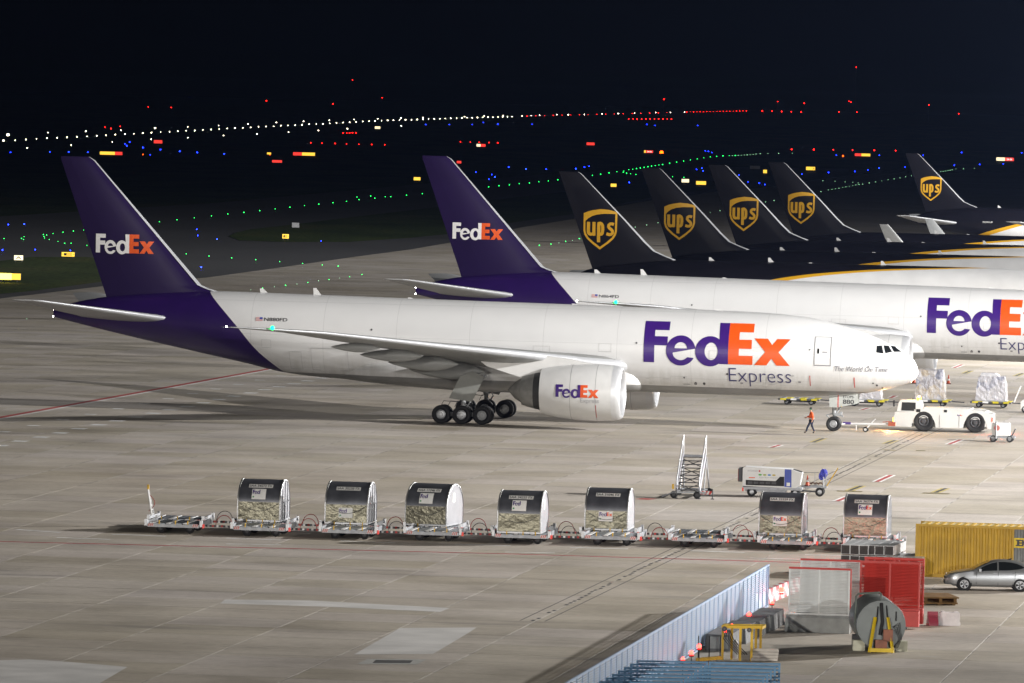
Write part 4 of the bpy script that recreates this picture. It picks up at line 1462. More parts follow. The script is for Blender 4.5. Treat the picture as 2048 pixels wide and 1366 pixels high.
# ---------------------------------------------------------------- passenger stairs
stt = thing('mobile_stairs', 'grey mobile boarding stairs with tall white side rails, standing alone', 'stairs', gnd(1375, 997), -.05)
for s in (-1, 1):
    P0, P1 = Vector((s * .66, 0, .35)), Vector((s * .66 + .25, 3.0, 2.35))
    q = MB()
    q.bar(P0, P1, .09, .34)
    q.build('stringer', mat('stringer_lilac', (.42, .42, .47), .5, var=.1), stt)
    r = MB()
    top = P1 + Vector((.02, .3, 1.15))
    r.path([P0 + Vector((0, -.05, .35)), P0 + Vector((0, .1, .75)), P1 + Vector((0, -.2, 1.0)), top, P1 + Vector((.02, 1.0, 1.15)), P1 + Vector((.02, 1.0, 0))], .035, 6)
    for k in range(1, 6):
        a = P0.lerp(P1, k / 6)
        r.tube(a, a + Vector((0, 0, .7)), .022, 6)
    r.tube(P1 + Vector((.02, .5, 0)), P1 + Vector((.02, .5, 1.15)), .025, 6)
    r.bar(P1 + Vector((.02, .25, .5)), P1 + Vector((.02, 1.0, .5)), .05, .05)
    r.build('handrail', ALU, stt)
    q = MB().tube((s * .66 + .3, 3.6, 2.25), (s * .75 + .42, 3.9, .4), .05, 8).tube((s * .66 + .3, 3.4, 2.0), (s * .7 + .2, 1.8, .45), .035, 8).build('support_leg', ALU, stt)
for k in range(10):
    a = Vector((0, .12, .5)).lerp(Vector((.25, 2.9, 2.27)), k / 9)
    MB().box(a, (1.28, .27, .045)).build('tread', DKGREY, stt)
br = MB()
for k in range(4):
    a, b2 = Vector((0, .3, .35)).lerp(Vector((.25, 3.0, 2.15)), k / 4), Vector((0, .3, .35)).lerp(Vector((.25, 3.0, 2.15)), (k + 1) / 4)
    br.tube(a + Vector((-.62, 0, 0)), b2 + Vector((.62, 0, 0)), .025, 6).tube(a + Vector((.62, 0, 0)), b2 + Vector((-.62, 0, 0)), .025, 6)
br.build('cross_brace', DKGREY, stt)
MB().box((.27, 3.5, 2.33), (1.4, 1.1, .07)).build('platform', GALV, stt)
fr = MB()
for s in (-1, 1): fr.bar((s * .7, -.2, .36), (s * .7 + .4, 4.0, .36), .1, .12)
for y in (-.1, 2, 3.9): fr.bar((-.7, y, .36), (1.1, y, .36), .08, .1)
fr.bar((.6, .2, .34), (1.5, .2, .34), .1, .2)
fr.build('base_frame', GALV, stt)
chevron((.75, .07, .26), stt, .7, .2)
for p in ((-.8, -.1), (.55, -.15), (-.6, 3.6), (1.2, 3.6)): wheel(stt, (p[0], p[1], .22), .22, .16, rim_mat=DKGREY)
for x in (-.66, .68, 1.45): MB().tube((x, -.2, .02), (x, -.2, .6), .04, 6).box((x, -.2, .02), (.2, .2, .04)).build('stabiliser_jack', DKGREY, stt)
MB().tube((-.75, -.3, .4), (-1.5, -.9, .12), .04, 6).build('towbar', DKGREY, stt)
MB().box((-.85, -.35, .7), (.12, .12, .3)).build('pump_handle', YELLOW, stt)

# ---------------------------------------------------------------- ground power unit and its cart
gp = thing('air_conditioning_unit', 'white wheeled ground unit with a dark blue band and black grille', 'ground unit', gnd(1545, 993), -.09)
P = [(-1.75, .62), (-1.75, 1.66), (-1.62, 1.74), (1.12, 1.66), (1.75, 1.45), (1.62, .72), (1.35, .55)]
bd = MB().prism(P, 'y', -.75, .95).build('housing', WHITE, gp)
MB().prism([(.72, .64), (.72, 1.672), (1.12, 1.655), (1.14, .6)], 'y', -.765, -.752).build('blue_band', BLUE, bd)
MB().prism([(-1.55, .68), (-1.55, .98), (.2, .95), (.45, 1.22), (.7, 1.22), (.7, .66)], 'y', -.77, -.753).build('grille', BLACK, bd)
for k in range(5): MB().box((-1.3 + k * .35, -.775, .83), (.28, .015, .14)).build('grille_louvre', DKGREY, bd)
MB().box((.95, -.775, .78), (.2, .012, .2)).build('white_notice', PLATE, bd)
MB().box((1.45, .1, 1.565), (.55, .9, .03), 0, .25).build('roof_vent', BLACK, bd)
MB().box((-1.9, .1, 1.25), (.22, 1.5, .78)).build('rear_hatch', DKGREY, bd)
MB().box((-2.02, .1, 1.25), (.03, 1.4, .7)).build('rear_stripe', RED, bd)
lettering('lettering', text2d('HITZINGER', .01, fit=(-1.45, -.85, 1.48, 1.57)), lambda u, v: Vector((u, -.757, v)), INKG, bd)
MB().box((-.76, -.757, 1.52), (.1, .012, .1)).build('red_mark', RED, bd)
for k, c_ in enumerate(((.08, .4, .06), (.3, .35, .05), (.05, .2, .5), (.45, .35, .05))):
    q = MB()
    q.face([(-.72 + k * .27 + .11 * math.cos(j * PI / 5), -.757, 1.3 + .05 * math.sin(j * PI / 5)) for j in range(10)])
    q.build('emblem', mat('emblem_%d' % k, c_, var=0), bd, 0)
lettering('lettering', text2d('Köln Bonn Airport', .0, fit=(-.75, .3, 1.08, 1.2)), lambda u, v: Vector((u, -.757, v)), INKG, bd)
MB().box((-1.2, -.757, 1.12), (.36, .012, .05)).build('orange_mark', ORANGE, bd)
MB().box((0, .1, .5), (3.5, 1.75, .14)).box((-.4, .1, .36), (2.4, 1.3, .16)).build('chassis', GALV, gp)
for x in (-1.2, 1.35):
    for s in (-.62, .82): wheel(gp, (x, s, .27), .27, .2, rim_mat=ALU)
MB().box((-1.72, -.72, .42), (.08, .2, .2)).build('tail_lamp', TAILRED, gp)
MB().tube((1.7, .1, .4), (2.5, .1, .35), .05, 8).tube((1.3, -.5, .3), (2.1, -.3, .42), .03, 6).build('drawbar', DKGREY, gp)

ct = thing('hose_cart', 'small flat cart with railings, blue hose bundle and traffic cone', 'cart', gnd(1628, 992), -.09)
MB().box((0, .1, .55), (1.5, 1.2, .1)).build('platform', GALV, ct)
for x in (.35,):
    for s in (-.45, .65): wheel(ct, (x, s, .27), .27, .18, rim_mat=ALU)
r = MB()
for x in (-.7, .0, .7):
    r.tube((x, .68, .6), (x, .68, 1.35), .02, 6)
r.tube((-.7, .68, 1.35), (.7, .68, 1.35), .02, 6).tube((.7, -.45, .6), (.7, -.45, 1.35), .02, 6).tube((.7, -.45, 1.35), (.7, .68, 1.35), .02, 6)
r.build('railing', ALU, ct)
q = MB()
for k in range(5): q.bar((.75 + .13 * k, -.45, .62 + .22 * k), (.75 + .13 * (k + 1), -.45, .62 + .22 * (k + 1)), .06, .06)
q.build('warning_pole', YELLOW, ct)
MB().tube((.55, -.3, .6), (.55, -.3, 1.2), .05, 8).build('hose_stand', ALU, ct)
hb = MB()
for k in range(7): hb.path([(.52 + .1 * math.sin(k * 2.1) + .13 * math.cos(a * PI / 5 + k), -.4 + .07 * k + .08 * math.cos(k), 1.3 + .1 * math.cos(k * 1.7) + (.12 if k % 2 else .2) * math.sin(a * PI / 5 + k)) for a in range(11)], .055, 6)
hb.build('blue_hose', mat('blue_hose', (.05, .06, .45), .4, var=.2), ct)
hb = MB()
for k in range(4): hb.path([(-.3 + .22 * k + .13 * math.cos(a * PI / 5), .1 * (k % 2), .68 + .1 * abs(math.sin(a * PI / 5))) for a in range(11)], .04, 6)
hb.build('hose_coil', mat('mixed_hose', (.22, .1, .06), .6, var=.6, scale=5), ct)
MB().tube((-.55, -.3, .3), (-.3, -.35, 1.1), .03, 6).build('lever', ALU, ct)


def cone(p, label, rz=0., s=1.):
    t = thing('traffic_cone', label, 'cone', p, rz, 'traffic cones')
    MB().box((0, 0, .03 * s), (.42 * s, .42 * s, .06 * s)).build('base', mat('cone_base', (.08, .02, .015), .7), t)
    MB().lathe([(.06 * s, .16 * s), (.30 * s, .11 * s)], (0, 0, 0), 'z', 14).lathe([(.45 * s, .085 * s), (.78 * s, .03 * s), (.79 * s, .004)], (0, 0, 0), 'z', 14).build('body', mat('cone_orange', (.5, .07, .02), .5, var=.1), t)
    MB().lathe([(.30 * s, .11 * s), (.45 * s, .085 * s)], (0, 0, 0), 'z', 14).build('band', PLATE, t)
    return t


cone(gnd(1897, 768), 'red traffic cone standing beyond the wrapped pallets, clear of the nose')
cone(gnd(1828, 767), 'red traffic cone half hidden behind the nose of the nearest jet')
c3 = cone((0, 0, 0), 'orange and white traffic cone standing on the hose cart', 0, .8)
c3.location = Vector(ct.location) + Vector((-.42, -.25, .6))

# ---------------------------------------------------------------- wrapped pallets beyond the nose
def film(name, base):
    q = NB(name)
    tc = q.node('ShaderNodeTexCoord')
    P = tc.outputs['Object']
    n1 = q.noise(q.vec(P, (1, 1, .5)), 5., 5, .65)
    vo = q.node('ShaderNodeTexVoronoi')
    q.put(vo.inputs['Vector'], P)
    vo.inputs['Scale'].default_value = 1.7
    col = q.ramp(vo.outputs['Color'], [(.1, (.14, .15, .2)), (.35, base), (.6, (.30, .29, .30)), (.9, (.45, .44, .44))])
    col = q.mix(q.ramp(n1, [(.45, .1), (.66, .8)]), col, (.46, .46, .52))
    q.put(q.b.inputs['Base Color'], col)
    q.b.inputs['Roughness'].default_value = .28
    q.bump(n1, .8, .12)
    return q.m


FILM1, FILM2 = film('wrapped_mixed_goods', (.38, .30, .18)), film('wrapped_grey_goods', (.45, .43, .43))
YB = mat('dolly_yellow', (.50, .42, .02), .5, var=.2)


def pallet_dolly2(p, label):
    t = thing('yellow_dolly', label, 'dolly', p, -PSI, 'yellow dollies beyond the nose')
    MB().box((0, 0, .42), (3.2, 2.3, .12)).box((0, 0, .3), (2.4, .5, .14)).build('frame', DKGREY, t)
    for k in range(6):
        MB().box((-1.35 + k * .54, 0, .5), (.44, 2.2, .04)).build('deck_panel', YB if k % 2 else GALV, t)
    for s in (-1, 1):
        for k in range(4): MB().box((-1.2 + k * .8, s * 1.17, .44), (.45, .05, .14)).build('side_plate', YB if k != 1 else WHITE, t)
    for x in (-.95, .95):
        for s in (-.8, .8): wheel(t, (x, s, .22), .22, .18, rim_mat=GALV)
    MB().tube((1.6, 0, .4), (2.6, 0, .35), .05, 6).build('towbar', DKGREY, t)
    return t


def load(p, w_, d_, h_, m, label, seed, top):
    rnd = random.Random(seed)
    t = thing('wrapped_pallet', label, 'pallet', p, -PSI, 'film wrapped pallet loads')
    MB().box((0, 0, .03), (w_ + .15, d_ + .1, .06)).build('base_sheet', ALU, t)
    bm = bmesh.new()
    bmesh.ops.create_cube(bm, size=1)
    bmesh.ops.subdivide_edges(bm, edges=bm.edges[:], cuts=7, use_grid_fill=True)
    for v in bm.verts:
        z = v.co.z + .5
        k = 1 - .16 * z * z
        v.co = Vector((v.co.x * w_ * k + rnd.uniform(-.035, .035), v.co.y * d_ * k + rnd.uniform(-.035, .035), .065 + z * h_ + (rnd.uniform(-.07, .05) if z > .9 else 0)))
    me = bpy.data.meshes.new('wrapped_goods')
    bm.to_mesh(me)
    bm.free()
    me.materials.append(m)
    link('wrapped_goods', me, t)
    if top:
        MB().prism([(-w_ * .38, h_), (-w_ * .36, h_ + .3), (w_ * .12, h_ + .3), (w_ * .3, h_)], 'y', -d_ * .3, d_ * .3).build('top_carton', mat('film_top', (.5, .5, .52), .3, var=.2), t)
    return t


PP = [((1600, 809), 'yellow trimmed dolly, empty, seen under the belly of the nearest jet'), ((1735, 812), 'yellow trimmed dolly under the wrapped load behind the nose gear'),
      ((1862, 812), 'yellow trimmed dolly under the wrapped load right of the nose'), ((1983, 815), 'yellow trimmed dolly under the wrapped load at the far right')]
for k, (pp, lb) in enumerate(PP):
    g0 = gnd(*pp)
    t = pallet_dolly2(g0, lb)
    if k == 1: load(g0 + Vector((0, 0, .53)), 2.2, 2.0, 1.3, FILM2, 'low film wrapped pallet load peeking out below the nose', 3, False)
    if k == 2: load(g0 + Vector((-.05, 0, .53)), 2.25, 2.1, 2.25, FILM1, 'tall film wrapped pallet load of mixed cartons right of the nose', 5, False)
    if k == 3:
        load(g0 + Vector((0, 0, .53)), 2.35, 2.1, 1.85, FILM2, 'pale film wrapped pallet load above the rear of the tug', 9, True)
        MB().bar((1.75, 0, .45), (2.25, 0, 1.75), .1, .1).build('raised_towbar', WHITE, t)

bt = thing('baggage_tractor', 'white baggage tractor cut off by the right edge beyond the tug', 'tractor', gnd(2068, 826), -PSI)
MB().prism([(-1.0, .3), (-1.0, .85), (-.85, 1.0), (.2, 1.0), (.3, .7), (1.3, .7), (1.35, .3)], 'y', -.6, .6).build('body', TWH, bt)
MB().prism([(-.1, 1.0), (-.2, 1.75), (1.0, 1.75), (1.05, .7), (.95, .7), (.9, 1.65), (-.1, 1.65), (0, 1.0)], 'y', -.55, -.45).prism([(-.1, 1.0), (-.2, 1.75), (1.0, 1.75), (1.05, .7), (.95, .7), (.9, 1.65), (-.1, 1.65), (0, 1.0)], 'y', .45, .55).box((.4, 0, 1.78), (1.3, 1.15, .06)).build('cab_frame', DKGREY, bt)
for x in (-.65, .85):
    for s in (-.52, .52): wheel(bt, (x, s, .28), .28, .2, rim_mat=ALU)

# ---------------------------------------------------------------- parked yellow shipping container
def corrug_profile(L, n, dep):
    P = []
    p = L / n
    for k in range(n):
        x = k * p
        P += [(x, 0), (x + p * .34, 0), (x + p * .5, dep), (x + p * .84, dep)]
    P.append((L, 0))
    return P


sc_ = thing('shipping_container', 'yellow corrugated shipping container with a grey stripe and letter B', 'container', gnd(1829, 1153), -.17)
CL, CWd, CH = 6.06, 2.44, 2.6
cyel = mat('container_yellow', (.52, .31, .012), .5, var=.22, scale=1.2)
cgry = mat('container_grey', (.20, .21, .21), .5, var=.2)
P = corrug_profile(CL - .3, 20, .055)
m_ = MB()
for (a, b) in zip(P, P[1:]):
    m_.k = 1 if 4.82 < (a[0] + b[0]) / 2 + .15 < 5.52 else 0
    m_.face([(a[0] + .15, .05 + a[1], .16), (b[0] + .15, .05 + b[1], .16), (b[0] + .15, .05 + b[1], CH - .12), (a[0] + .15, .05 + a[1], CH - .12)])
side = m_.build('side_wall', [cyel, cgry], sc_, 0)
m_ = MB()
for (a, b) in zip(P, P[1:]): m_.face([(a[0] + .15, CWd - .05 - a[1], .16), (b[0] + .15, CWd - .05 - b[1], .16), (b[0] + .15, CWd - .05 - b[1], CH - .12), (a[0] + .15, CWd - .05 - a[1], CH - .12)])
m_.build('side_wall', cyel, sc_, 0)
for x in (.06, CL - .06): MB().box((x, CWd / 2, CH / 2), (.06, CWd - .2, CH - .2)).build('end_wall', cyel, sc_)
fr = MB()
for x in (.075, CL - .075):
    for y in (.075, CWd - .075): fr.box((x, y, CH / 2), (.15, .15, CH))
for y in (.06, CWd - .06): fr.box((CL / 2, y, CH - .06), (CL - .304, .12, .118)).box((CL / 2, y, .08), (CL - .304, .12, .16))
fr.build('frame', cyel, sc_)
for k in range(30):
    x = .3 + k * .185
    MB().box((x, CWd / 2, CH - .045 + (.02 if k % 2 else 0)), (.16, CWd - .24, .04)).build('roof_rib', cyel if k % 2 else mat('roof_pale', (.6, .5, .25), .5, var=.2), sc_)
MB().box((CL / 2, CWd / 2, CH - .1), (CL - .2, CWd - .2, .04)).build('roof', cgry, sc_)
sg = MB().box((5.17, .028, 1.82), (.62, .02, .48)).build('emblem_plate', mat('emblem_yellow', (.7, .5, .01), .5, var=0), sc_)
lettering('lettering', poly2d([[(0, 0), (.85, 0), (.85, .2), (1, .2), (1, .42), (.9, .5), (1, .58), (1, .8), (.85, .8), (.85, 1), (0, 1), (0, .8), (.12, .8), (.12, .2), (0, .2)], [(.4, .2), (.68, .2), (.68, .4), (.4, .4)], [(.4, .6), (.68, .6), (.68, .8), (.4, .8)]], fit=(4.95, 5.39, 1.66, 1.98)), lambda u, v: Vector((u, .014, v)), INK, sg)
# ---------------------------------------------------------------- silver hatchback
car = thing('hatchback_car', 'silver five door hatchback parked before the yellow container', 'car', gnd(1928, 1181) + Vector((-.88, .85, 0)), 0)
SILV = mat('car_silver', (.30, .31, .32), .3, .6, var=.05, coat=.5)
TOP = [(0, .56), (.06, .7), (.22, .79), (.6, .88), (1.0, .95), (1.3, 1.0), (1.62, 1.18), (1.95, 1.33), (2.25, 1.43), (2.65, 1.485), (3.1, 1.47), (3.6, 1.38), (3.95, 1.25), (4.15, 1.1), (4.28, .95), (4.37, .7)]
BELT = [(0, .54), (.06, .66), (.22, .73), (.6, .82), (1.0, .88), (1.3, .92), (2, .94), (3, .98), (3.9, 1.04), (4.15, 1.0), (4.28, .88), (4.37, .66)]
HW = [(0, .55), (.06, .66), (.22, .78), (.5, .86), (1, .9), (3.6, .9), (4.1, .84), (4.3, .76), (4.37, .66)]
ROOFW = [(0, .5), (.6, .68), (1.3, .74), (2.2, .60), (3.2, .57), (3.9, .58), (4.37, .55)]


def car_ring(x):
    zt, zb_, hw, rw_ = smooth_interp(TOP, x), smooth_interp(BELT, x), smooth_interp(HW, x), smooth_interp(ROOFW, x)
    zl = .2 if .3 < x < 4.1 else .27
    half = [(0, zl), (hw * .86, zl), (hw * .97, zl + .1), (hw, zl + .28), (hw * .985, (zl + .28 + zb_) / 2), (hw * .94, zb_), (hw * .94 * .5 + rw_ * .5, zb_ + (zt - zb_) * .55), (rw_, zt - .06 * min(1, (zt - zb_) * 3)), (rw_ * .75, zt - .012), (0, zt)]
    return half


xs = [0, .03, .08, .15, .25, .4, .6, .8, 1.0, 1.15, 1.3, 1.45, 1.6, 1.75, 1.9, 2.05, 2.2, 2.4, 2.65, 2.9, 3.15, 3.4, 3.6, 3.75, 3.9, 4.0, 4.1, 4.2, 4.28, 4.33, 4.37]
rings = []
for x in xs:
    hf = car_ring(x)
    rings.append([(x, -y, z) for y, z in hf] + [(x, y, z) for y, z in hf[-2:0:-1]])
body = MB().loft(rings).build('body', SILV, car, 28)


def side_pt(x, t, s, off=.012):
    hf = car_ring(x)
    a, m2, b2 = hf[5], hf[6], hf[7]
    if t < .55: y, z = a[0] + (m2[0] - a[0]) * t / .55, a[1] + (m2[1] - a[1]) * t / .55
    else: y, z = m2[0] + (b2[0] - m2[0]) * (t - .55) / .45, m2[1] + (b2[1] - m2[1]) * (t - .55) / .45
    return (x, s * (y + off), z + off * .3)


for s in (-1, 1):
    for cols in ([(1.55, .08, .3), (1.75, .06, .75), (1.95, .06, .86), (2.2, .06, .9), (2.45, .06, .92)], [(2.53, .06, .92), (2.8, .06, .92), (3.1, .07, .9), (3.4, .1, .82), (3.62, .2, .6), (3.74, .32, .42)]):
        q = MB()
        for (x0, a0, b0_), (x1, a1, b1_) in zip(cols, cols[1:]):
            for k in range(4):
                f0, f1 = k / 4, (k + 1) / 4
                q.face([side_pt(x0, a0 + (b0_ - a0) * f0, s), side_pt(x1, a1 + (b1_ - a1) * f0, s), side_pt(x1, a1 + (b1_ - a1) * f1, s), side_pt(x0, a0 + (b0_ - a0) * f1, s)])
        q.build('side_window', GLASS, car, 60)
    q = MB()
    for k in range(17):
        pass
    for cx in (.88, 3.54):
        y = s * .897
        MB().lathe([(-.02 * 1, .36), (.012, .355), (.012, .01)], (cx, y, .31), 'y', 28).build('wheel_arch', BLACK, car)
        wl = MB().lathe([(-.09, .2), (-.1, .26), (-.08, .3), (0, .315), (.08, .3), (.1, .26), (.09, .2)], (cx, s * .83, .315), 'y', 26).build('wheel', BLACK, car, 40)
        r = MB().lathe([(-.085 * 1, .215), (-.1, .2), (-.1, .185)], (cx, s * .83, .315), 'y', 26) if s < 0 else MB().lathe([(.085, .215), (.1, .2), (.1, .185)], (cx, s * .83, .315), 'y', 26)
        for k in range(5):
            for d in (-.13, .13):
                a = 2 * PI * k / 5 + d
                r.bar((cx, s * .925, .315), (cx + .2 * math.cos(a), s * .925, .315 + .2 * math.sin(a)), .035, .03)
        r.build('rim', ALU, wl)
    MB().box((1.62, s * 1.0, 1.0), (.12, .2, .13)).build('mirror', SILV, car)
    for x in (2.35, 3.35): MB().box((x, s * .905, .86), (.2, .03, .03)).build('door_handle', SILV, car)
    for x, z0, z1 in ((1.45, .3, .9), (2.49, .26, .93), (3.3, .5, .95)): MB().bar((x, s * .897, z0), (x + .02, s * .884, z1), .012, .02).build('door_seam', DKGREY, car)
    MB().face([(.02, s * .5, .62), (.3, s * .8, .70), (.42, s * .845, .76), (.1, s * .62, .74)]).build('headlight', mat('headlight_glass', (.3, .31, .33), .1, var=0), car, 0)
q = MB()
for (x0, x1) in ((1.34, 1.6), (1.6, 1.9), (1.9, 2.12)):
    r0, r1 = car_ring(x0), car_ring(x1)
    q.face([(x0 - .01, -r0[7][0] * .95, r0[9][1] - .005), (x0 - .01, r0[7][0] * .95, r0[9][1] - .005), (x1 - .01, r1[7][0] * .95, r1[9][1] + .01), (x1 - .01, -r1[7][0] * .95, r1[9][1] + .01)])
q.build('windscreen', GLASS, car, 60)
MB().box((.0, 0, .36), (.06, 1.0, .16)).box((.0, 0, .58), (.05, .8, .07)).build('grille', BLACK, car)
MB().prism([(2.9, 1.46), (3.15, 1.46), (3.2, 1.56)], 'y', -.03, .03).build('aerial', BLACK, car)

# ---------------------------------------------------------------- louvred panels
def louvre(name, label, cat, group, loc, rz, w_, z0, z1, n, fm, smt, tilt=.6, mid=True, post=.07, top_m=None, gap=.56):
    t = thing(name, label, cat, loc, rz, group)
    hpost = MB().box((0, 0, (z0 + z1) / 2), (post, post * 1.15, z1 - z0)).mesh('post', fm, 0)
    for x in ([0, w_ / 2, w_] if mid else [0, w_]): link('post', hpost, t, (x, 0, 0))
    rl = MB().box((w_ / 2, 0, 0), (w_ + post, post * 1.3, .07)).mesh('rail', fm, 0)
    link('rail', rl, t, (0, 0, z0))
    r2 = link('rail', rl if not top_m else MB().box((w_ / 2, 0, 0), (w_ + post, post * 1.6, .09)).mesh('rail', top_m, 0), t, (0, 0, z1))
    p = (z1 - z0 - .1) / n
    sl = MB().box((w_ / 2, 0, 0), (w_ - post, .02, p * gap), 0, 0, tilt).mesh('slat', smt, 0)
    for k in range(n): link('slat', sl, t, (0, -.01, z0 + .07 + p * (k + .5)))
    return t


LBLUE = mat('pale_blue_paint', (.38, .51, .72), .45, var=.12)
SBLUE = mat('steel_blue_paint', (.12, .25, .40), .45, var=.15)
PWH = mat('panel_white', (.62, .64, .63), .5, var=.12)
PRD = mat('panel_red', (.45, .028, .02), .5, var=.15)
F0 = gnd(1535, 1217)
d = -l2
ang = math.atan2(d.y, d.x)
louvre('fence_panel', 'narrow pale blue slatted fence panel at the far end of the fence', 'fence', 'pale blue slatted fence panels in a line', F0, ang, .62, .12, 2.0, 19, LBLUE, LBLUE, .1, False)
ords = [f'{w_}' for w_ in 'second third fourth fifth sixth seventh eighth ninth tenth eleventh twelfth thirteenth fourteenth fifteenth sixteenth seventeenth eighteenth nineteenth twentieth twenty-first twenty-second twenty-third twenty-fourth twenty-fifth twenty-sixth'.split()]
ords_ = ['second', 'third', 'fourth', 'fifth', 'sixth', 'seventh', 'eighth', 'ninth', 'tenth', 'eleventh', 'twelfth', 'thirteenth', 'fourteenth', 'fifteenth']
k, pos = 0, .72
while pos < 76:
    louvre('fence_panel', f'pale blue slatted fence panel, {ords[k]} from the far end of the fence', 'fence', 'pale blue slatted fence panels in a line', F0 + d * pos, ang, 3.1, .12, 2.0, 19, LBLUE, LBLUE, .1, True, .05)
    fo = MB().box((0, 0, .06), (.5, .5, .12)).mesh('foot', mat('block_concrete', (.26, .26, .25), .8, var=.25, scale=3, bump=.3), 0)
    k += 1
    pos += 3.19

# stack of blue panels right by the camera's lower edge
rowy = [(1275, 1565, 1322), (1262, 1556, 1329), (1250, 1548, 1336), (1238, 1541, 1343), (1226, 1533, 1350), (1214, 1525, 1357), (1200, 1518, 1364), (1187, 1510, 1372)]
for k, (x0, x1, y) in enumerate(rowy):
    zt = 1.35
    A, B = gnd(x0, y, zt), gnd(x1, y + (x1 - x0) * .021, zt)
    half = (B - A).length / 2
    an = math.atan2(B.y - A.y, B.x - A.x)
    for hf in (0, 1):
        p = A + (B - A) * (.5 * hf)
        p.z = 0
        louvre('blue_barrier_panel', f'steel blue slatted panel, {["left", "right"][hf]} one in row {["one", "two", "three", "four", "five", "six", "seven", "eight"][k]} counted from the back of the stack', 'panel', 'steel blue panels stored in rows', p, an, half - .12, .1, zt, 8, SBLUE, SBLUE, .35, False, .08)

LP = [('white slatted panel with a red top rail on a pale concrete foot, in front', (1577, 1262), 2.62, 2.78, PWH, PRD, .74, 30, 'conc'),
      ('white slatted panel with red rail half hidden behind the front white one', (1600, 1243), 2.62, 2.78, PWH, PRD, .74, 30, 'conc'),
      ('red slatted panel right of the white ones, behind the grey tank', (1719, 1254), 2.6, 2.9, PRD, PRD, .8, 30, 'red'),
      ('red slatted panel farthest back, showing only its top rail', (1728, 1248), 2.6, 2.96, PRD, PRD, .8, 30, 'red')]
CONC2 = mat('foot_concrete', (.36, .37, .36), .8, var=.2, scale=2.5, bump=.4)
for lb, px, w_, h_, sm_, tm, z0, n, kind in LP:
    t = louvre('noise_panel', lb, 'panel', 'red and white slatted panels', gnd(*px), -.15, w_, z0 + .04, h_, n, sm_, sm_, .35, True, .075, tm, .74)
    if kind == 'conc':
        MB().prism([(-.45, 0), (.45, 0), (.32, .62), (.2, z0 - .03), (-.2, z0 - .03), (-.32, .62)], 'x', -.12, w_ + .1).build('concrete_foot', CONC2, t)
        MB().box((w_ + .07, .02, (z0 + h_) / 2 + .02), (.05, .1, h_ - z0)).build('red_edge', PRD, t)
    else:
        MB().box((w_ / 2, 0, .44), (w_ + .06, .5, .68)).build('red_foot', PRD, t)
        MB().box((w_ * .25, 0, .05), (.3, .4, .1)).box((w_ * .75, 0, .05), (.3, .4, .1)).build('feet', DKGREY, t)

# ---------------------------------------------------------------- grey tank on a yellow stand
tk = thing('storage_tank', 'horizontal grey cylindrical tank with pipes and a yellow A frame', 'tank', gnd(1762, 1306), .03)
TG = mat('tank_grey', (.17, .185, .18), .45, .2, var=.18, scale=1.5)
R, Z = 1.03, 1.16
MB().lathe([(.25, .02), (.25, R * .98), (.3, R), (4.6, R), (4.7, R * .9), (4.75, .02)], (0, 0, Z), 'y', 48).build('shell', TG, tk, 35)
MB().lathe([(.22, R * 1.005), (.22, R * .96), (.34, R * 1.012)], (0, 0, Z), 'y', 48).lathe([(2.4, R * 1.012), (2.5, R * 1.012)], (0, 0, Z), 'y', 48).build('rim_band', TG, tk, 40)
yf = MB()
for s in (-1, 1): yf.bar((s * .5, -.06, .02), (s * .27, .12, 1.5), .12, .08)
yf.bar((-.5, -.06, .12), (.5, -.06, .12), .1, .16)
yf.build('stand_frame', mat('stand_yellow', (.65, .45, .01), .5, var=.1), tk)
pp = MB().path([(-.05, .2, .75), (.05, .16, 1.3), (.0, .14, 1.8), (-.02, .2, 2.1)], .07, 8).path([(-.45, .2, .5), (-.2, .16, 1.3), (-.15, .2, 1.95)], .03, 6).path([(.35, .18, .9), (.25, .16, 1.5), (.2, .2, 2.0)], .03, 6)
for k in range(4): pp.path([(.55 + .05 * k, .15, .2), (.75 + .04 * k, .1, .6), (.6 + .06 * k, .12, 1.0 + .1 * k), (.5, .2, 1.1)], .015, 5)
pp.build('hoses', BLACK, tk)
MB().path([(0, .6, 2.15), (0, .6, 2.45), (-.08, .7, 2.5), (-.95, .9, 2.42), (-1.03, .95, 2.3), (-1.05, .95, 1.2), (-.9, .9, .7)], .045, 8).build('pipe', mat('pipe_green_grey', (.12, .14, .12), .5), tk)
MB().box((.0, .1, .35), (.5, .3, .4)).box((.28, .05, .75), (.4, .2, .5)).build('pump', mat('pump_rust', (.25, .09, .05), .6, var=.4), tk)
MB().box((.62, .215, 1.55), (.05, .03, .4)).build('gauge', BLACK, tk)
for x, s in ((-.86, 1), (.95, -1)): MB().box((x, 1.2, .22), (.5, .5, .44)).build('timber_chock', mat('pale_block', (.5, .49, .38), .7, var=.15), tk)
MB().box((-.5, 3.4, .25), (.9, .6, .5)).box((.5, 3.4, .25), (.9, .6, .5)).build('saddle', DKGREY, tk)

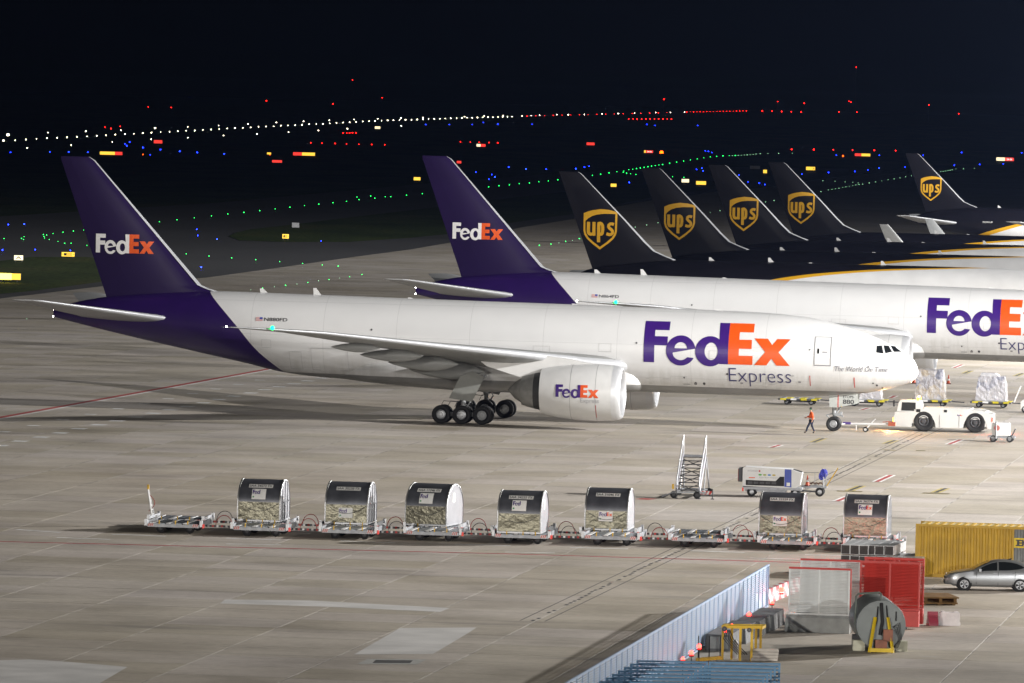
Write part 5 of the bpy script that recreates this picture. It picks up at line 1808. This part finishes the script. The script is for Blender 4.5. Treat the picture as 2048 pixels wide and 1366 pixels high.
# ---------------------------------------------------------------- yellow lifting frame with cables
yc = thing('lifting_frame', 'open yellow steel frame with hanging cables beside the blue fence', 'frame', gnd(1482, 1320), -.02)
YL = mat('frame_yellow', (.66, .42, .01), .45, var=.12)
Pst = [(-.78, -.3), (-.4, .1), (-.05, -.3), (.42, -.3), (.6, .2), (.8, .5)]
for x, y in Pst: MB().box((x, y, .68), (.1, .1, 1.36)).build('post', YL, yc)
for s in ((-.78, -.3, .8, -.3), (-.62, .5, .95, .5), (-.78, -.3, -.62, .5), (.8, -.3, .95, .5)):
    MB().bar((s[0], s[1], 1.38), (s[2], s[3], 1.4), .12, .12).build('top_beam', YL, yc)
MB().box((.1, .1, 1.42), (1.5, .6, .03)).build('top_plate', YL, yc)
MB().lathe([(-.07, .02), (-.07, .11), (.07, .11), (.07, .02)], (-.72, -.4, 1.3), 'y', 14).lathe([(-.07, .02), (-.07, .09), (.07, .09), (.07, .02)], (.3, -.4, 1.28), 'y', 14).build('sheave', DKGREY, yc)
cb = MB()
for k in range(5): cb.path([(-.65 + .04 * k, -.35, 1.25), (-.75 + .1 * k, -.35, .9), (-.5 + .1 * k, -.3, .6), (-.15 + .1 * k, -.3, .25)], .02, 5)
cb.build('cable', BLACK, yc)
MB().lathe([(.1, .1), (.75, .1), (.85, .03)], (-.25, -.2, 0), 'z', 12).build('cylinder', PWH, yc)
ly = thing('timber_stack', 'low stack of pale timbers right of the yellow frame', 'timber', gnd(1528, 1322), .05)
for k in range(4): MB().box((.02 * k, .08 * k, .07 + .12 * k), (1.1, .3, .11)).build('timber', mat('pale_timber', (.5, .47, .42), .7, var=.2), ly)
rk = thing('post_rack', 'yellow based rack with upright black rods left of the yellow frame', 'rack', gnd(1418, 1323), .0)
MB().box((0, 0, .12), (1.1, .3, .14), 0, -.1).build('base', YL, rk)
for x in (-.45, 0, .45): MB().tube((x, 0, .1), (x, 0, 1.05), .025, 6).build('rod', BLACK, rk)

# ---------------------------------------------------------------- concrete blocks, barriers with red lamps
cb0, cb1 = gnd(1432, 1302), gnd(1548, 1247)
for k, nm in enumerate(['nearest the yellow frame', 'second from the yellow frame', 'third from the yellow frame', 'farthest from the yellow frame']):
    p = cb0.lerp(cb1, (k + .5) / 4)
    t = thing('concrete_block', f'long grey concrete block along the blue fence, {nm}', 'block', p, -PSI, 'concrete blocks along the fence')
    Ls = (cb1 - cb0).length / 4 - .12
    MB().prism([(-.55, 0), (.55, 0), (.5, .68), (-.5, .7)], 'y', -Ls / 2, Ls / 2).build('block', mat('block_dark', (.17, .175, .18), .85, var=.3, scale=2, bump=.4), t)
    MB().box((0, -Ls / 2 - .01, .35), (.8, .02, .5)).build('end_face', CONC2, t)
REDL = mat('red_warning_glow', (.8, .02, .01), emit=(1, .03, .02), strength=16, var=0)


def barrier(p, rz, cols, label, L=1.5, grp='red and white plastic barriers'):
    t = thing('plastic_barrier', label, 'barrier', p, rz, grp)
    prof = [(-.24, 0), (.24, 0), (.22, .2), (.12, .36), (.1, .62), (-.1, .62), (-.12, .36), (-.22, .2)]
    n = len(cols)
    for k, m in enumerate(cols):
        MB().prism(prof, 'x', -L / 2 + L * k / n, -L / 2 + L * (k + 1) / n - .01).build('segment', m, t)
    return t


BR = mat('barrier_red', (.45, .03, .05), .4, var=.15)
BW = mat('barrier_white', (.66, .64, .64), .4, var=.15)
ba, bb = gnd(1507, 1216), gnd(1700, 1136)
n = 9
for k in range(n):
    p = ba.lerp(bb, (k + .5) / n)
    dd = bb - ba
    barrier(p, math.atan2(dd.y, dd.x), [BW, BR, BW, BR], f'red and white plastic barrier behind the slatted panels, {["first", "second", "third", "fourth", "fifth", "sixth", "seventh", "eighth", "ninth"][k]} from the fence end', dd.length / n - .06)


def red_lamp(p, label, power=0., stand=0., size=1.):
    t = thing('warning_lamp', label, 'lamp', p, 0, 'red warning lamps')
    if stand:
        MB().tube((0, 0, 0), (0, 0, stand), .02, 6).box((0, 0, .02), (.25, .25, .04)).build('stand', DKGREY, t)
    MB().lathe([(0, .1), (.05, .12), (.07, .05)], (0, 0, stand), 'z', 10).build('base', PRD, t)
    MB().lathe([(.07 * size, .06 * size), (.13 * size, .075 * size), (.19 * size, .055 * size), (.21 * size, .004)], (0, 0, stand), 'z', 10).build('lens', REDL, t)
    if power:
        ld = bpy.data.lights.new('warning_lamp_light', 'POINT')
        ld.energy, ld.color, ld.shadow_soft_size = power, (1, .12, .1), .08
        lo = bpy.data.objects.new('warning_lamp_light', ld)
        C.objects.link(lo)
        lo.location = Vector(p) + Vector((0, 0, .35 + stand))


red_lamp(gnd(1563, 1189, .63), 'brightest red warning lamp, on the striped barrier left of the white panels', 22, 0., 1.7)
LB = ['beside the far end of the fence', 'in the middle of the fence', 'above the yellow frame', 'left of the yellow frame', 'nearest the blue stack', 'lowest, behind the post rack', 'by the concrete blocks']
for k, (px, py) in enumerate([(1531, 1205), (1484, 1230), (1450, 1250), (1437, 1262), (1384, 1294), (1368, 1307), (1351, 1317)]):
    g0 = gnd(px, py, .72)
    red_lamp(Vector((g0.x + .3, g0.y, 0)), f'red warning lamp seen through the fence slats, {LB[k]}', 3 if k in (1, 4, 5) else 1, .6, 1.2 if k in (1, 4, 5) else .9)
red_lamp(gnd(1733, 1113, .3), 'red warning lamp low behind the stacked beams', 800)

# ---------------------------------------------------------------- stacked beams
BE = mat('beam_dark_end', (.05, .042, .04), .7, var=.4, scale=5)
BS = mat('beam_pale', (.52, .53, .54), .4, .4, var=.15)
beam_me = MB().box((0, 2.2, .23), (.44, 4.4, .46)).mesh('beam', BS, 0)
end_me = MB().box((0, -.012, .23), (.4, .02, .42)).mesh('beam_end', BE, 0)
for (px, py, cols, rows, lb) in ((1708, 1152, 3, 3, 'stack of pale hollow beams with dark ends, left and tallest'), (1758, 1153, 3, 3, 'stack of pale hollow beams with dark ends, between the two others'), (1808, 1158, 3, 2, 'stack of pale hollow beams with dark ends, right and lowest')):
    t = thing('beam_stack', lb, 'beams', gnd(px, py), -PSI - .05, 'stacks of hollow beams')
    for r_ in range(rows):
        for c_ in range(cols):
            o = link('beam', beam_me, t, (-.47 + .47 * c_ + random.uniform(-.01, .01), random.uniform(-.12, .1), .02 + r_ * .52))
            link('beam_end', end_me, o)
        if r_: MB().box((0, .4, r_ * .52 - .01), (1.4, .1, .05)).box((0, 3.4, r_ * .52 - .01), (1.4, .1, .05)).build('spacer', mat('spacer_timber', (.2, .12, .06), .8), t)

# yellow edge bumper and grey post right of the beams
# ---------------------------------------------------------------- timber pallets, plastic barriers
pt = thing('timber_pallet_pile', 'low pile of brown timber pallets in front of the silver car', 'pallet', gnd(1868, 1206), .12)
pt.scale = (1.15, 1.3, 1.5)
TM = mat('brown_timber', (.22, .12, .035), .75, var=.3, scale=3)
for lay in range(2):
    for k in range(9): MB().box((.05 * lay, -1.0 + k * .25, .06 + .17 * lay), (1.5, .14, .045)).build('plank', TM, pt)
    for x in (-.6, 0, .6): MB().box((x + .05 * lay, 0, .0 + .15 * lay + .0), (.12, 2.1, .13)).build('runner', TM, pt)
barrier(gnd(1865, 1251), .2, [mat('barrier_pink', (.42, .05, .09), .4, var=.1)], 'single dark pink plastic barrier end left of the white one', .45, 'loose plastic barriers')
wb = thing('water_barrier', 'white plastic water barrier standing right of the pink one', 'barrier', gnd(1898, 1251), .0, 'loose plastic barriers')
MB().prism([(-.5, 0), (.5, 0), (.5, .12), (.47, .2), (.47, .55), (.42, .6), (-.44, .6), (-.47, .52), (-.47, .2), (-.5, .12)], 'y', -.2, .2).build('body', BW, wb)
for x in (-.3, .3): MB().box((x, 0, .62), (.14, .2, .06)).build('cap', BW, wb)

# ---------------------------------------------------------------- the walking person
def skin_mesh(name, nodes, edges, m, parent, lv=1):
    me = bpy.data.meshes.new(name)
    me.from_pydata([n_[0] for n_ in nodes], edges, [])
    o = link(name, me)
    sk = o.modifiers.new('skin', 'SKIN')
    sk.use_smooth_shade = True
    for v, n_ in zip(me.skin_vertices[0].data, nodes): v.radius = (n_[1], n_[2] if len(n_) > 2 else n_[1])
    me.skin_vertices[0].data[0].use_root = True
    sb = o.modifiers.new('sub', 'SUBSURF')
    sb.levels = sb.render_levels = lv
    dg = bpy.context.evaluated_depsgraph_get()
    me2 = bpy.data.meshes.new_from_object(o.evaluated_get(dg))
    bpy.data.objects.remove(o)
    me2.materials.clear()
    me2.materials.append(m)
    me2.name = name
    me2.shade_smooth()
    return link(name, me2, parent)


ps = thing('person', 'person in an orange jacket and navy trousers walking beside the nose wheel', 'person', gnd(1622, 867), PI)
SKN = mat('skin', (.42, .25, .17), .55, var=.05)
# faces +x; striding
B = [((0, 0, .95), .13, .11), ((0, 0, 1.15), .12, .1), ((.01, 0, 1.36), .15, .1), ((.03, 0, 1.5), .055), ((.05, 0, 1.57), .06), ((.06, 0, 1.66), .085, .075), ((.06, 0, 1.74), .06),
     ((.02, .1, .9), .09), ((.22, .1, .5), .062), ((.36, .1, .1), .04), ((.46, .1, .06), .035), ((-.02, -.1, .9), .09), ((-.06, -.1, .5), .062), ((-.24, -.1, .12), .04), ((-.16, -.1, .05), .035),
     ((0, .19, 1.42), .055), ((-.12, .24, 1.15), .042), ((-.05, .25, .93), .03), ((0, -.19, 1.42), .055), ((.1, -.24, 1.17), .042), ((.32, -.2, 1.1), .03)]
E_ = [(0, 1), (1, 2), (2, 3), (3, 4), (4, 5), (5, 6), (0, 7), (7, 8), (8, 9), (9, 10), (0, 11), (11, 12), (12, 13), (13, 14), (2, 15), (15, 16), (16, 17), (2, 18), (18, 19), (19, 20)]
nodes, edges = list(B), list(E_)
for wrist, dirv, side in ((17, Vector((.25, 0, -1)), 1), (20, Vector((1, .1, -.3)), -1)):
    w0 = Vector(B[wrist][0])
    dv = dirv.normalized()
    palm = len(nodes)
    nodes.append((tuple(w0 + dv * .07), .028, .035))
    edges.append((wrist, palm))
    lat = dv.cross(Vector((0, 1, 0))).normalized()
    for k, ln in enumerate((.06, .075, .08, .07)):
        b0_ = w0 + dv * .1 + lat * (k - 1.5) * .021
        i = len(nodes)
        nodes += [(tuple(b0_), .009), (tuple(b0_ + dv * ln * .55 + Vector((0, -side * .012, 0))), .008), (tuple(b0_ + dv * ln * .9 + Vector((0, -side * .035, 0))), .007)]
        edges += [(palm, i), (i, i + 1), (i + 1, i + 2)]
    i = len(nodes)
    nodes += [(tuple(w0 + dv * .05 + lat * -.045), .01), (tuple(w0 + dv * .09 + lat * -.065), .008)]
    edges += [(palm, i), (i, i + 1)]
pb_ = skin_mesh('body', nodes, edges, SKN, ps)
HIV = mat('high_visibility_orange', (.80, .11, .015), .6, var=.12, scale=6)
NVY = mat('navy_cloth', (.012, .016, .04), .8, var=.2, scale=8)
J = [((0, 0, .88), .21, .17), ((0, 0, 1.15), .2, .165), ((.01, 0, 1.36), .21, .16), ((.025, 0, 1.47), .09), ((0, .2, 1.42), .082), ((-.12, .25, 1.15), .068), ((-.05, .25, .94), .05), ((0, -.2, 1.42), .082), ((.1, -.25, 1.17), .068), ((.32, -.2, 1.1), .05)]
jk = skin_mesh('jacket', J, [(0, 1), (1, 2), (2, 3), (2, 4), (4, 5), (5, 6), (2, 7), (7, 8), (8, 9)], HIV, ps)
MB().lathe([(.0, .2), (.05, .2)], (0, 0, 1.02), 'z', 16).build('reflective_band', mat('reflective_tape', (.6, .6, .55), .3, var=0), jk, 60)
T = [((0, 0, .95), .15, .13), ((.02, .1, .86), .105), ((.22, .1, .5), .08), ((.36, .1, .1), .06), ((-.02, -.1, .86), .105), ((-.06, -.1, .5), .08), ((-.24, -.1, .12), .06)]
skin_mesh('trousers', T, [(0, 1), (1, 2), (2, 3), (0, 4), (4, 5), (5, 6)], NVY, ps)
for a, b2, y in (((.34, .06), (.5, .1), .1), ((-.24, .08), (-.1, .04), -.1)):
    skin_mesh('shoe', [((a[0], y, a[1] + .02), .055), (((a[0] + b2[0]) / 2, y, (a[1] + b2[1]) / 2), .05), ((b2[0], y, b2[1]), .04)], [(0, 1), (1, 2)], BLACK, ps)
ps.scale = (1.05, 1.05, 1.03)
hd = MB().sphere((.045, 0, 1.70), .098, 14, 8, 1.05).build('hair', mat('dark_hair', (.015, .012, .01), .6), ps, 60)
MB().box((.15, 0, 1.655), (.03, .022, .04)).build('nose', SKN, ps)
for s in (-1, 1):
    MB().sphere((.135, s * .032, 1.69), .012, 6, 4).build('eye', BLACKG, ps)
    MB().lathe([(-.02, .045), (.02, .045)], (.05, s * .1, 1.66), 'y', 10, True).build('ear_muff', mat('ear_muff_green', (.03, .2, .1), .5), ps)
MB().box((.142, 0, 1.625), (.012, .04, .01)).build('mouth', mat('lip', (.3, .12, .1)), ps)
# ================================================================ airfield lights and signs
def glow(name, c, s):
    return mat(name, tuple(min(1, .2 + x * .5) for x in c), emit=c, strength=s, var=0, sample=False)


GL = {'green': glow('taxi_green_glow', (.015, 1, .13), 6.5), 'blue': glow('edge_blue_glow', (.006, .022, 1), 34), 'red': glow('obstacle_red_glow', (1, .008, .006), 20), 'white': glow('runway_white_glow', (1, .88, .66), 30), 'pale': glow('pale_green_glow', (.45, 1, .55), 2.6), 'amber': glow('amber_glow', (1, .06, .001), 13)}
LME = {}
for c, m in GL.items():
    q = MB()
    q.k = 0
    q.lathe([(-1.6, 1.2), (-1.1, 1.1), (-.95, .6), (-.7, .6)], (0, 0, 0), 'z', 8)
    q.k = 1
    q.sphere((0, 0, 0), 1, 8, 5)
    LME[c] = q.mesh('light', [DKGREY, m], 60)
NAMES = {'green': 'taxiway_light', 'pale': 'taxiway_light', 'blue': 'taxiway_edge_light', 'red': 'red_light', 'white': 'runway_light', 'amber': 'amber_light'}
LABEL = {'green': ('green taxiway centre line light set in the dark pavement', 'green taxiway lights'), 'pale': ('small pale green light set in the lit concrete apron', 'pale apron lights'),
         'blue': ('blue taxiway edge light beyond the apron', 'blue taxiway edge lights'), 'red': ('red light on the far side of the airfield', 'far red lights'),
         'white': ('white runway light in the rows near the horizon', 'white runway lights'), 'amber': ('bright amber lamp glaring on the far airfield', 'amber lamps')}
POLE = {}


def nth(k):
    return str(k) + ('th' if 10 < k % 100 < 14 else {1: 'st', 2: 'nd', 3: 'rd'}.get(k % 10, 'th'))


def light(px, py, c, size=1., lab=None):
    p = far(px, py, .25)
    dist = p.length
    r = dist * 5.4e-5 * size
    z0 = terrain(p.y)
    o = None
    if p.z - z0 > 1.2:
        t = thing('obstacle_mast', lab or ('slim mast carrying a ' + ('red' if c == 'red' else 'white') + ' light above the dark horizon'), 'mast', (p.x, p.y, z0), 0, 'masts with ' + c + ' lights on the horizon')
        MB().tube((0, 0, -.5), (0, 0, p.z - z0 - r), .12, 6).build('pole', DKGREY, t)
        o = link('lamp', LME[c], t, (0, 0, p.z - z0))
    else:
        o = link(NAMES[c], LME[c], None, p)
        tag(o, lab or LABEL[c][0], 'light', LABEL[c][1])
    o.scale = (r, r, r)
    return o


KIND = {'green': 'green taxiway light', 'pale': 'tiny pale green apron light', 'blue': 'blue taxiway edge light', 'red': 'red light', 'white': 'white runway light'}
ZONE = {(0, 280): 'around the nearest purple fin', (820, 280): 'between purple fin and first shield', (1100, 300): 'among the gold shield tails', (1500, 280): 'beyond the last shield tails', (0, 120): 'in the left half, far off', (1024, 120): 'in the right half, far off', (0, 380): 'left of the dark taxiway bend', (0, 195): 'behind the towed jet'}
SEEN = {}


def many(pts, c, sx, ox, oy, size=1.):
    zn = ZONE[ox, oy]
    b = SEEN.get((c, zn), 0)
    SEEN[c, zn] = b + 1
    grp = ['', ' in the second group', ' in the third group', ' in the fourth group', ' in the fifth group'][b]
    for k, (x, y) in enumerate(sorted(pts)):
        light(ox + x / sx, oy + y / sx, c, size * random.uniform(.75, 1.2), f'{KIND[c]} {zn}, {nth(k + 1)} from left{grp}')


Z1, Z2, Z3, Z4, Z5, Z6, Z7 = (2.846, 0, 280), (3.794, 820, 280), (4.096, 1100, 300), (3.737, 1500, 280), (2, 0, 120), (2, 1024, 120), (4.096, 0, 380)
many([(907, 465), (1007, 454), (1106, 443), (1204, 432), (1297, 421), (1388, 412), (1478, 402), (1566, 392), (1650, 382), (1733, 374), (1815, 365), (1895, 357), (1972, 349), (1592, 692), (1834, 711), (1925, 718), (1990, 778), (1873, 794), (1752, 811), (1625, 827), (1495, 843), (1455, 681), (1723, 702), (2060, 765)], 'green', *Z1)
many([(1428, 398), (1483, 394), (1541, 549 - 152)], 'green', 2, 0, 195)
for k in range(5): light(718 + k * 31.7, 399.3 - k * 3.0, 'green', 1., f'green taxiway light left of the second purple fin, {nth(k + 1)} from left')
many([(597, 355), (675, 347), (754, 340), (829, 331), (906, 325), (978, 317), (1050, 310), (1122, 302), (1285, 748), (1181, 768), (1069, 790), (981, 799)], 'green', *Z2)
many([(347, 207), (415, 198), (483, 187), (548, 178), (605, 172), (645, 161), (678, 157), (709, 152), (740, 147), (771, 142), (802, 137), (832, 132), (862, 127), (892, 123), (922, 119), (980, 108), (1038, 99), (1095, 91), (1150, 81), (1206, 72), (1260, 64), (1313, 56), (1366, 51), (1417, 48), (1468, 46), (1518, 45), (600, 182), (627, 190), (660, 195), (704, 200), (1004, 219), (1097, 224), (8, 770), (128, 748), (240, 726)], 'green', *Z3)
many([(1494, 46), (1542, 44), (1567, 43), (1592, 41), (1615, 40), (1640, 39), (1664, 36), (1688, 33), (1722, 30), (1786, 28), (1873, 27), (1985, 26), (792, 614), (885, 596), (698, 631), (1313, 513), (1393, 497), (1765, 426), (1834, 413), (184, 740), (73, 760)], 'pale', *Z3, .75)
many([(33, 397), (176, 396), (197, 382), (192, 406), (355, 364), (360, 380), (382, 368), (434, 356), (365, 393), (403, 406), (475, 421), (516, 345), (601, 336), (684, 328), (530, 436), (582, 436), (712, 453), (1525, 523), (1712, 541), (1898, 556)], 'green', *Z7, .9)
many([(1932, 786), (1813, 801), (1690, 820), (1562, 835), (1428, 853), (152, 1017)], 'pale', *Z1, .7)
many([(530, 385), (586, 373), (613, 369), (639, 364), (665, 360), (692, 355), (717, 350), (742, 346), (768, 341), (791, 336), (815, 333), (842, 329), (891, 321), (939, 313), (985, 305), (1032, 297), (1077, 290), (1121, 283), (1163, 275), (1207, 267), (545, 304), (636, 308), (711, 313), (768, 316), (809, 321), (1425, 236), (1444, 234), (1462, 231), (1480, 228), (1496, 226), (1511, 223), (1540, 217), (1596, 215), (1677, 212), (116, 463), (180, 452)], 'pale', *Z4, .7)
many([(67, 283), (198, 279), (20, 491), (288, 488), (576, 495), (1612, 322), (1620, 373), (1778, 403), (1647, 632)], 'blue', *Z7, 1.35)
many([(60, 70), (283, 68), (391, 68), (500, 70), (711, 22), (722, 33), (738, 12), (813, 43), (914, 55), (855, 84), (1023, 64), (1122, 71), (1276, 79), (1828, 574)], 'blue', *Z1, 1.1)
many([(499, 244), (598, 297), (621, 262), (644, 281), (749, 206), (880, 220), (1033, 221), (1258, 219), (1359, 200), (1324, 206), (1664, 322)], 'blue', *Z2, 1.15)
many([(1201, 158), (1244, 149), (1254, 170), (1547, 205), (1622, 261), (1713, 271), (1761, 283), (1273, 6), (1297, 12), (1326, 19), (649, 265)], 'blue', *Z3)
many([(646, 114), (967, 114), (387, 256), (587, 243), (784, 235), (881, 224), (965, 210), (1159, 203), (1294, 114), (1527, 188), (1716, 183), (1893, 178), (1581, 94), (2030, 95), (68, 322), (112, 333)], 'blue', *Z4)
many([(1703, 258), (1797, 258), (1889, 258), (1934, 250), (1991, 256)], 'blue', *Z5, .8)
many([(81, 257), (540, 257), (572, 262), (743, 262)], 'blue', *Z6, .8)
many([(311, 70), (477, 71), (623, 73), (766, 75), (929, 77), (1088, 79)], 'red', *Z4, 1.3)
many([(1243, 331), (1288, 333), (1340, 334), (1386, 336), (1435, 337), (1487, 338), (1539, 339), (1842, 327), (1881, 328), (1917, 329), (1956, 330), (1991, 331), (1373, 292), (1387, 292), (1398, 292), (1410, 291), (1424, 291), (420, 268), (481, 266), (444, 274)], 'red', *Z5)
many([(593, 188), (685, 190), (1066, 163), (1332, 175), (1410, 80), (1529, 151)], 'red', *Z5, 1.1)
many([(608, 157), (1064, 166), (1169, 173), (1348, 165), (1356, 169), (1377, 29), (1308, 207), (1380, 209), (1157, 208), (1117, 207), (1078, 206), (1040, 205), (1001, 204), (1787, 215), (1667, 180)], 'red', *Z6)
many([(467 + 17.1 * k, 236) for k in range(11)], 'red', *Z6, .9)
many([(700 + 13.2 * k, 208 - .25 * k) for k in range(19)], 'red', *Z6, .7)
many([(60 + 35 * k, 224 - .82 * k) for k in range(17)], 'red', *Z6, .65)
W1 = [(14, 323), (61, 321), (104, 318), (146, 315), (188, 313), (229, 311), (268, 309), (308, 307), (348, 305), (387, 303), (424, 301), (461, 298), (500, 297), (535, 295), (571, 292), (606, 290), (643, 288), (678, 287), (711, 285), (745, 283), (779, 282), (812, 280), (845, 278), (877, 276), (909, 274), (940, 272), (972, 271), (1003, 269), (1034, 267), (1064, 266), (1095, 265), (1124, 263), (1152, 262), (1181, 261), (1208, 259), (1237, 257), (1265, 256), (1292, 255), (1319, 253), (1346, 252), (1372, 250), (1398, 249), (1425, 248), (1451, 246), (1476, 245), (1501, 244), (1526, 243), (1551, 242), (1574, 241), (1598, 240), (1622, 239), (1646, 239), (1669, 238), (1692, 237), (1714, 236), (1737, 235), (1759, 235), (1781, 234), (1803, 233), (1826, 233), (1847, 232), (1868, 231), (1889, 231), (1910, 230), (1930, 230), (1952, 229), (1972, 229), (1992, 228), (2011, 228), (2030, 227)]
many(W1, 'white', *Z5, .8)
many([(192, 290), (343, 285), (484, 281), (620, 272), (751, 267), (874, 262), (992, 256), (1106, 250), (1214, 245), (1317, 241), (1417, 238), (1511, 235), (1604, 232), (1692, 230), (1858, 226), (1937, 223), (2014, 222), (109, 352), (285, 340), (449, 328), (605, 317), (752, 310), (894, 302), (1028, 296), (1154, 289), (1274, 282), (1390, 275), (1500, 269), (1605, 263)], 'white', *Z5, .85)
many([(0, 226), (40, 224), (78, 222), (110, 221), (180, 219), (225, 219), (290, 218), (360, 216), (425, 214), (490, 212), (575, 210), (634, 210), (690, 208)], 'white', *Z6, .75)
light(16, 269.5, 'white', 3.2, 'largest white light at the left edge of the far airfield')
light(7, 281, 'white', 1.8, 'white light at the left edge just under the largest one')
light(310, 256, 'white', 1.8, 'bright white light standing above the runway row, left')
light(1323, 305, 'amber', 5, 'largest glaring amber lamp right of centre on the far airfield')
light(1686, 312, 'amber', 2.0, 'smaller amber lamp under the row of six red lights')
light(540, 309, 'amber', 1.5, 'amber lamp just left of the red and yellow sign')
light(286, 309, 'amber', 1.2, 'faint amber lamp right of the long yellow and red sign')

SY = mat('sign_yellow_lit', (.7, .5, .05), emit=(1, .60, .06), strength=1.5, var=0, sample=False)
SYB = mat('sign_yellow_glaring', (.7, .6, .05), emit=(1, .80, .06), strength=9, var=0)
SW = mat('sign_pale_lit', (.8, .75, .6), emit=(1, .85, .5), strength=1.6, var=0, sample=False)
SR = mat('sign_red_lit', (.6, .05, .04), emit=(1, .05, .035), strength=1.3, var=0, sample=False)
SWH = mat('sign_white_print', (.8, .8, .8), emit=(1, .85, .8), strength=1.4, var=0, sample=False)


def sign(px, py, pw, ph, faces, label, txt=None):
    """faces: list of (fraction, material)"""
    p = far(px, py + ph * .7, 0)
    s = p.length / CAM_F
    W_, H_ = pw * s, ph * s
    z0 = .35 * H_
    t = thing('taxiway_sign', label, 'sign', p, 0, 'lit taxiway signs')
    MB().box((0, .12, z0 + H_ / 2), (W_ * 1.04, .2, H_ * 1.06)).build('cabinet', DKGREY, t)
    for x in (-W_ * .35, W_ * .35): MB().box((x, .12, z0 / 2), (.12, .12, z0)).build('leg', DKGREY, t)
    x = -W_ / 2
    for fr_, m, tx in faces:
        w_ = W_ * fr_
        f = MB().box((x + w_ / 2, 0, z0 + H_ / 2), (w_ * .98, .06, H_ * .94)).build('face', m, t)
        if tx:
            ink = SWH if m is SR else INK
            lettering('lettering', text2d(tx, .02, fit=(x + w_ * .18, x + w_ * .82, z0 + H_ * .22, z0 + H_ * .78)), lambda u, v: Vector((u, -.045, v)), ink, f)
            if tx == 'E':
                for sg_ in (-1, 1):
                    cx = x + w_ / 2
                    MB().face([(cx + sg_ * w_ * .45, -.045, z0 + H_ * .5), (cx + sg_ * w_ * .37, -.045, z0 + H_ * .65), (cx + sg_ * w_ * .37, -.045, z0 + H_ * .35)]).build('arrow', INK, f, 0)
        x += w_
    return t


for a in [(37, 517, 18, 10, [(1, SW, 'A')], 'amber lit sign with black letter A on the left verge'),
          (136, 510, 26, 9, [(1, SY, 'E')], 'wide yellow lit sign with letter E and two arrows on the verge'),
          (18, 555, 46, 13, [(.62, SYB, None), (.38, SY, None)], 'glaring overexposed yellow sign at the left edge'),
          (571, 474, 13, 9, [(1, SY, 'E')], 'small yellow lit sign on the grass island'),
          (834, 358.5, 13.5, 6.5, [(1, SY, None)], 'yellow sign left of the second purple fin'),
          (1227, 371.5, 11.5, 6.5, [(1, SY, None)], 'yellow sign between the first and second gold shields'),
          (1370.5, 362.5, 15, 7, [(1, SW, None)], 'pale cream sign beside the second gold shield tail'),
          (1402, 367, 20, 7.5, [(1, SY, None)], 'long amber sign right of the cream one'),
          (1530, 344, 7.5, 7, [(1, SY, None)], 'small square amber sign left of the fourth shield tail'),
          (1621, 338, 18, 7, [(.72, SY, None), (.28, SY, 'A')], 'yellow sign ending in letter A beyond the fourth shield tail'),
          (2010, 319.5, 35, 7, [(.5, SW, None), (.5, SR, '24-06')], 'cream and red sign reading 24-06 near the right edge'),
          (222, 307.5, 45, 6.5, [(.55, SY, None), (.12, SY, None), (.33, SR, None)], 'long yellow and red sign above the nearest fin'),
          (608, 309, 44, 6.5, [(.4, SR, None), (.6, SY, None)], 'red and yellow sign far off, right of an amber lamp'),
          (316, 284.5, 17, 6.5, [(1, SR, None)], 'short red sign above and right of the nearest fin'),
          (554, 323.5, 20, 5, [(1, SR, None)], 'dim red sign below the red and yellow one'),
          (962, 291.5, 18, 5.5, [(.45, SW, None), (.55, SR, None)], 'cream and red sign below a row of five red lights'),
          (918, 325, 9, 5, [(1, SR, None)], 'tiny red sign touching the second purple fin'),
          (1181, 288.5, 16, 5.5, [(1, SR, None)], 'red sign alone, left of the bright amber lamp'),
          (1297, 304, 18, 5, [(.2, SY, None), (.8, SR, '24-06')], 'small red sign reading 24-06 just left of the amber glare'),
          (1725, 310.5, 31, 5.5, [(.42, SR, None), (.58, SY, None)], 'red and amber sign under the row of red lights'),
          (755, 256, 11, 5, [(1, SW, None)], 'pale sign by itself below the white runway lights'),
          (538, 307.5, 8, 4, [(1, SY, None)], 'very small amber sign beside an amber lamp')]:
    sign(*a)
# unlit white equipment cabinets on the grass
for px, py, w_, h_, lb in ((591, 455, 14, 9, 'unlit pale cabinet on the grass island'), (1510, 338, 20, 6, 'unlit grey cabinet beyond the third shield tail')):
    p = far(px, py, 0)
    s = p.length / CAM_F
    t = thing('equipment_cabinet', lb, 'cabinet', p, 0, 'airfield cabinets')
    MB().box((0, .5, h_ * s / 2), (w_ * s, .8, h_ * s)).build('housing', mat('cabinet_grey', (.45, .45, .47), .5), t)
    MB().box((0, .5, h_ * s + .03), (w_ * s * 1.06, .9, .06)).build('lid', GREYP, t)

# ================================================================ night haze lit by the apron floodlights
hz = MB().box((400, 4900, 24), (9000, 11000, 52)).build('haze', [], None, 0)
hz['kind'] = 'stuff'
hz['label'] = 'thin night haze over the whole airfield'
hm = bpy.data.materials.new('haze')
hm.use_nodes = True
hn = hm.node_tree
hn.nodes.remove(hn.nodes['Principled BSDF'])
pv = hn.nodes.new('ShaderNodeVolumePrincipled')
pv.inputs['Color'].default_value = (.36, .52, 1, 1)
pv.inputs['Density'].default_value = 2.2e-5
pv.inputs['Anisotropy'].default_value = .72
hn.links.new(pv.outputs[0], hn.nodes['Material Output'].inputs['Volume'])
hz.data.materials.append(hm)
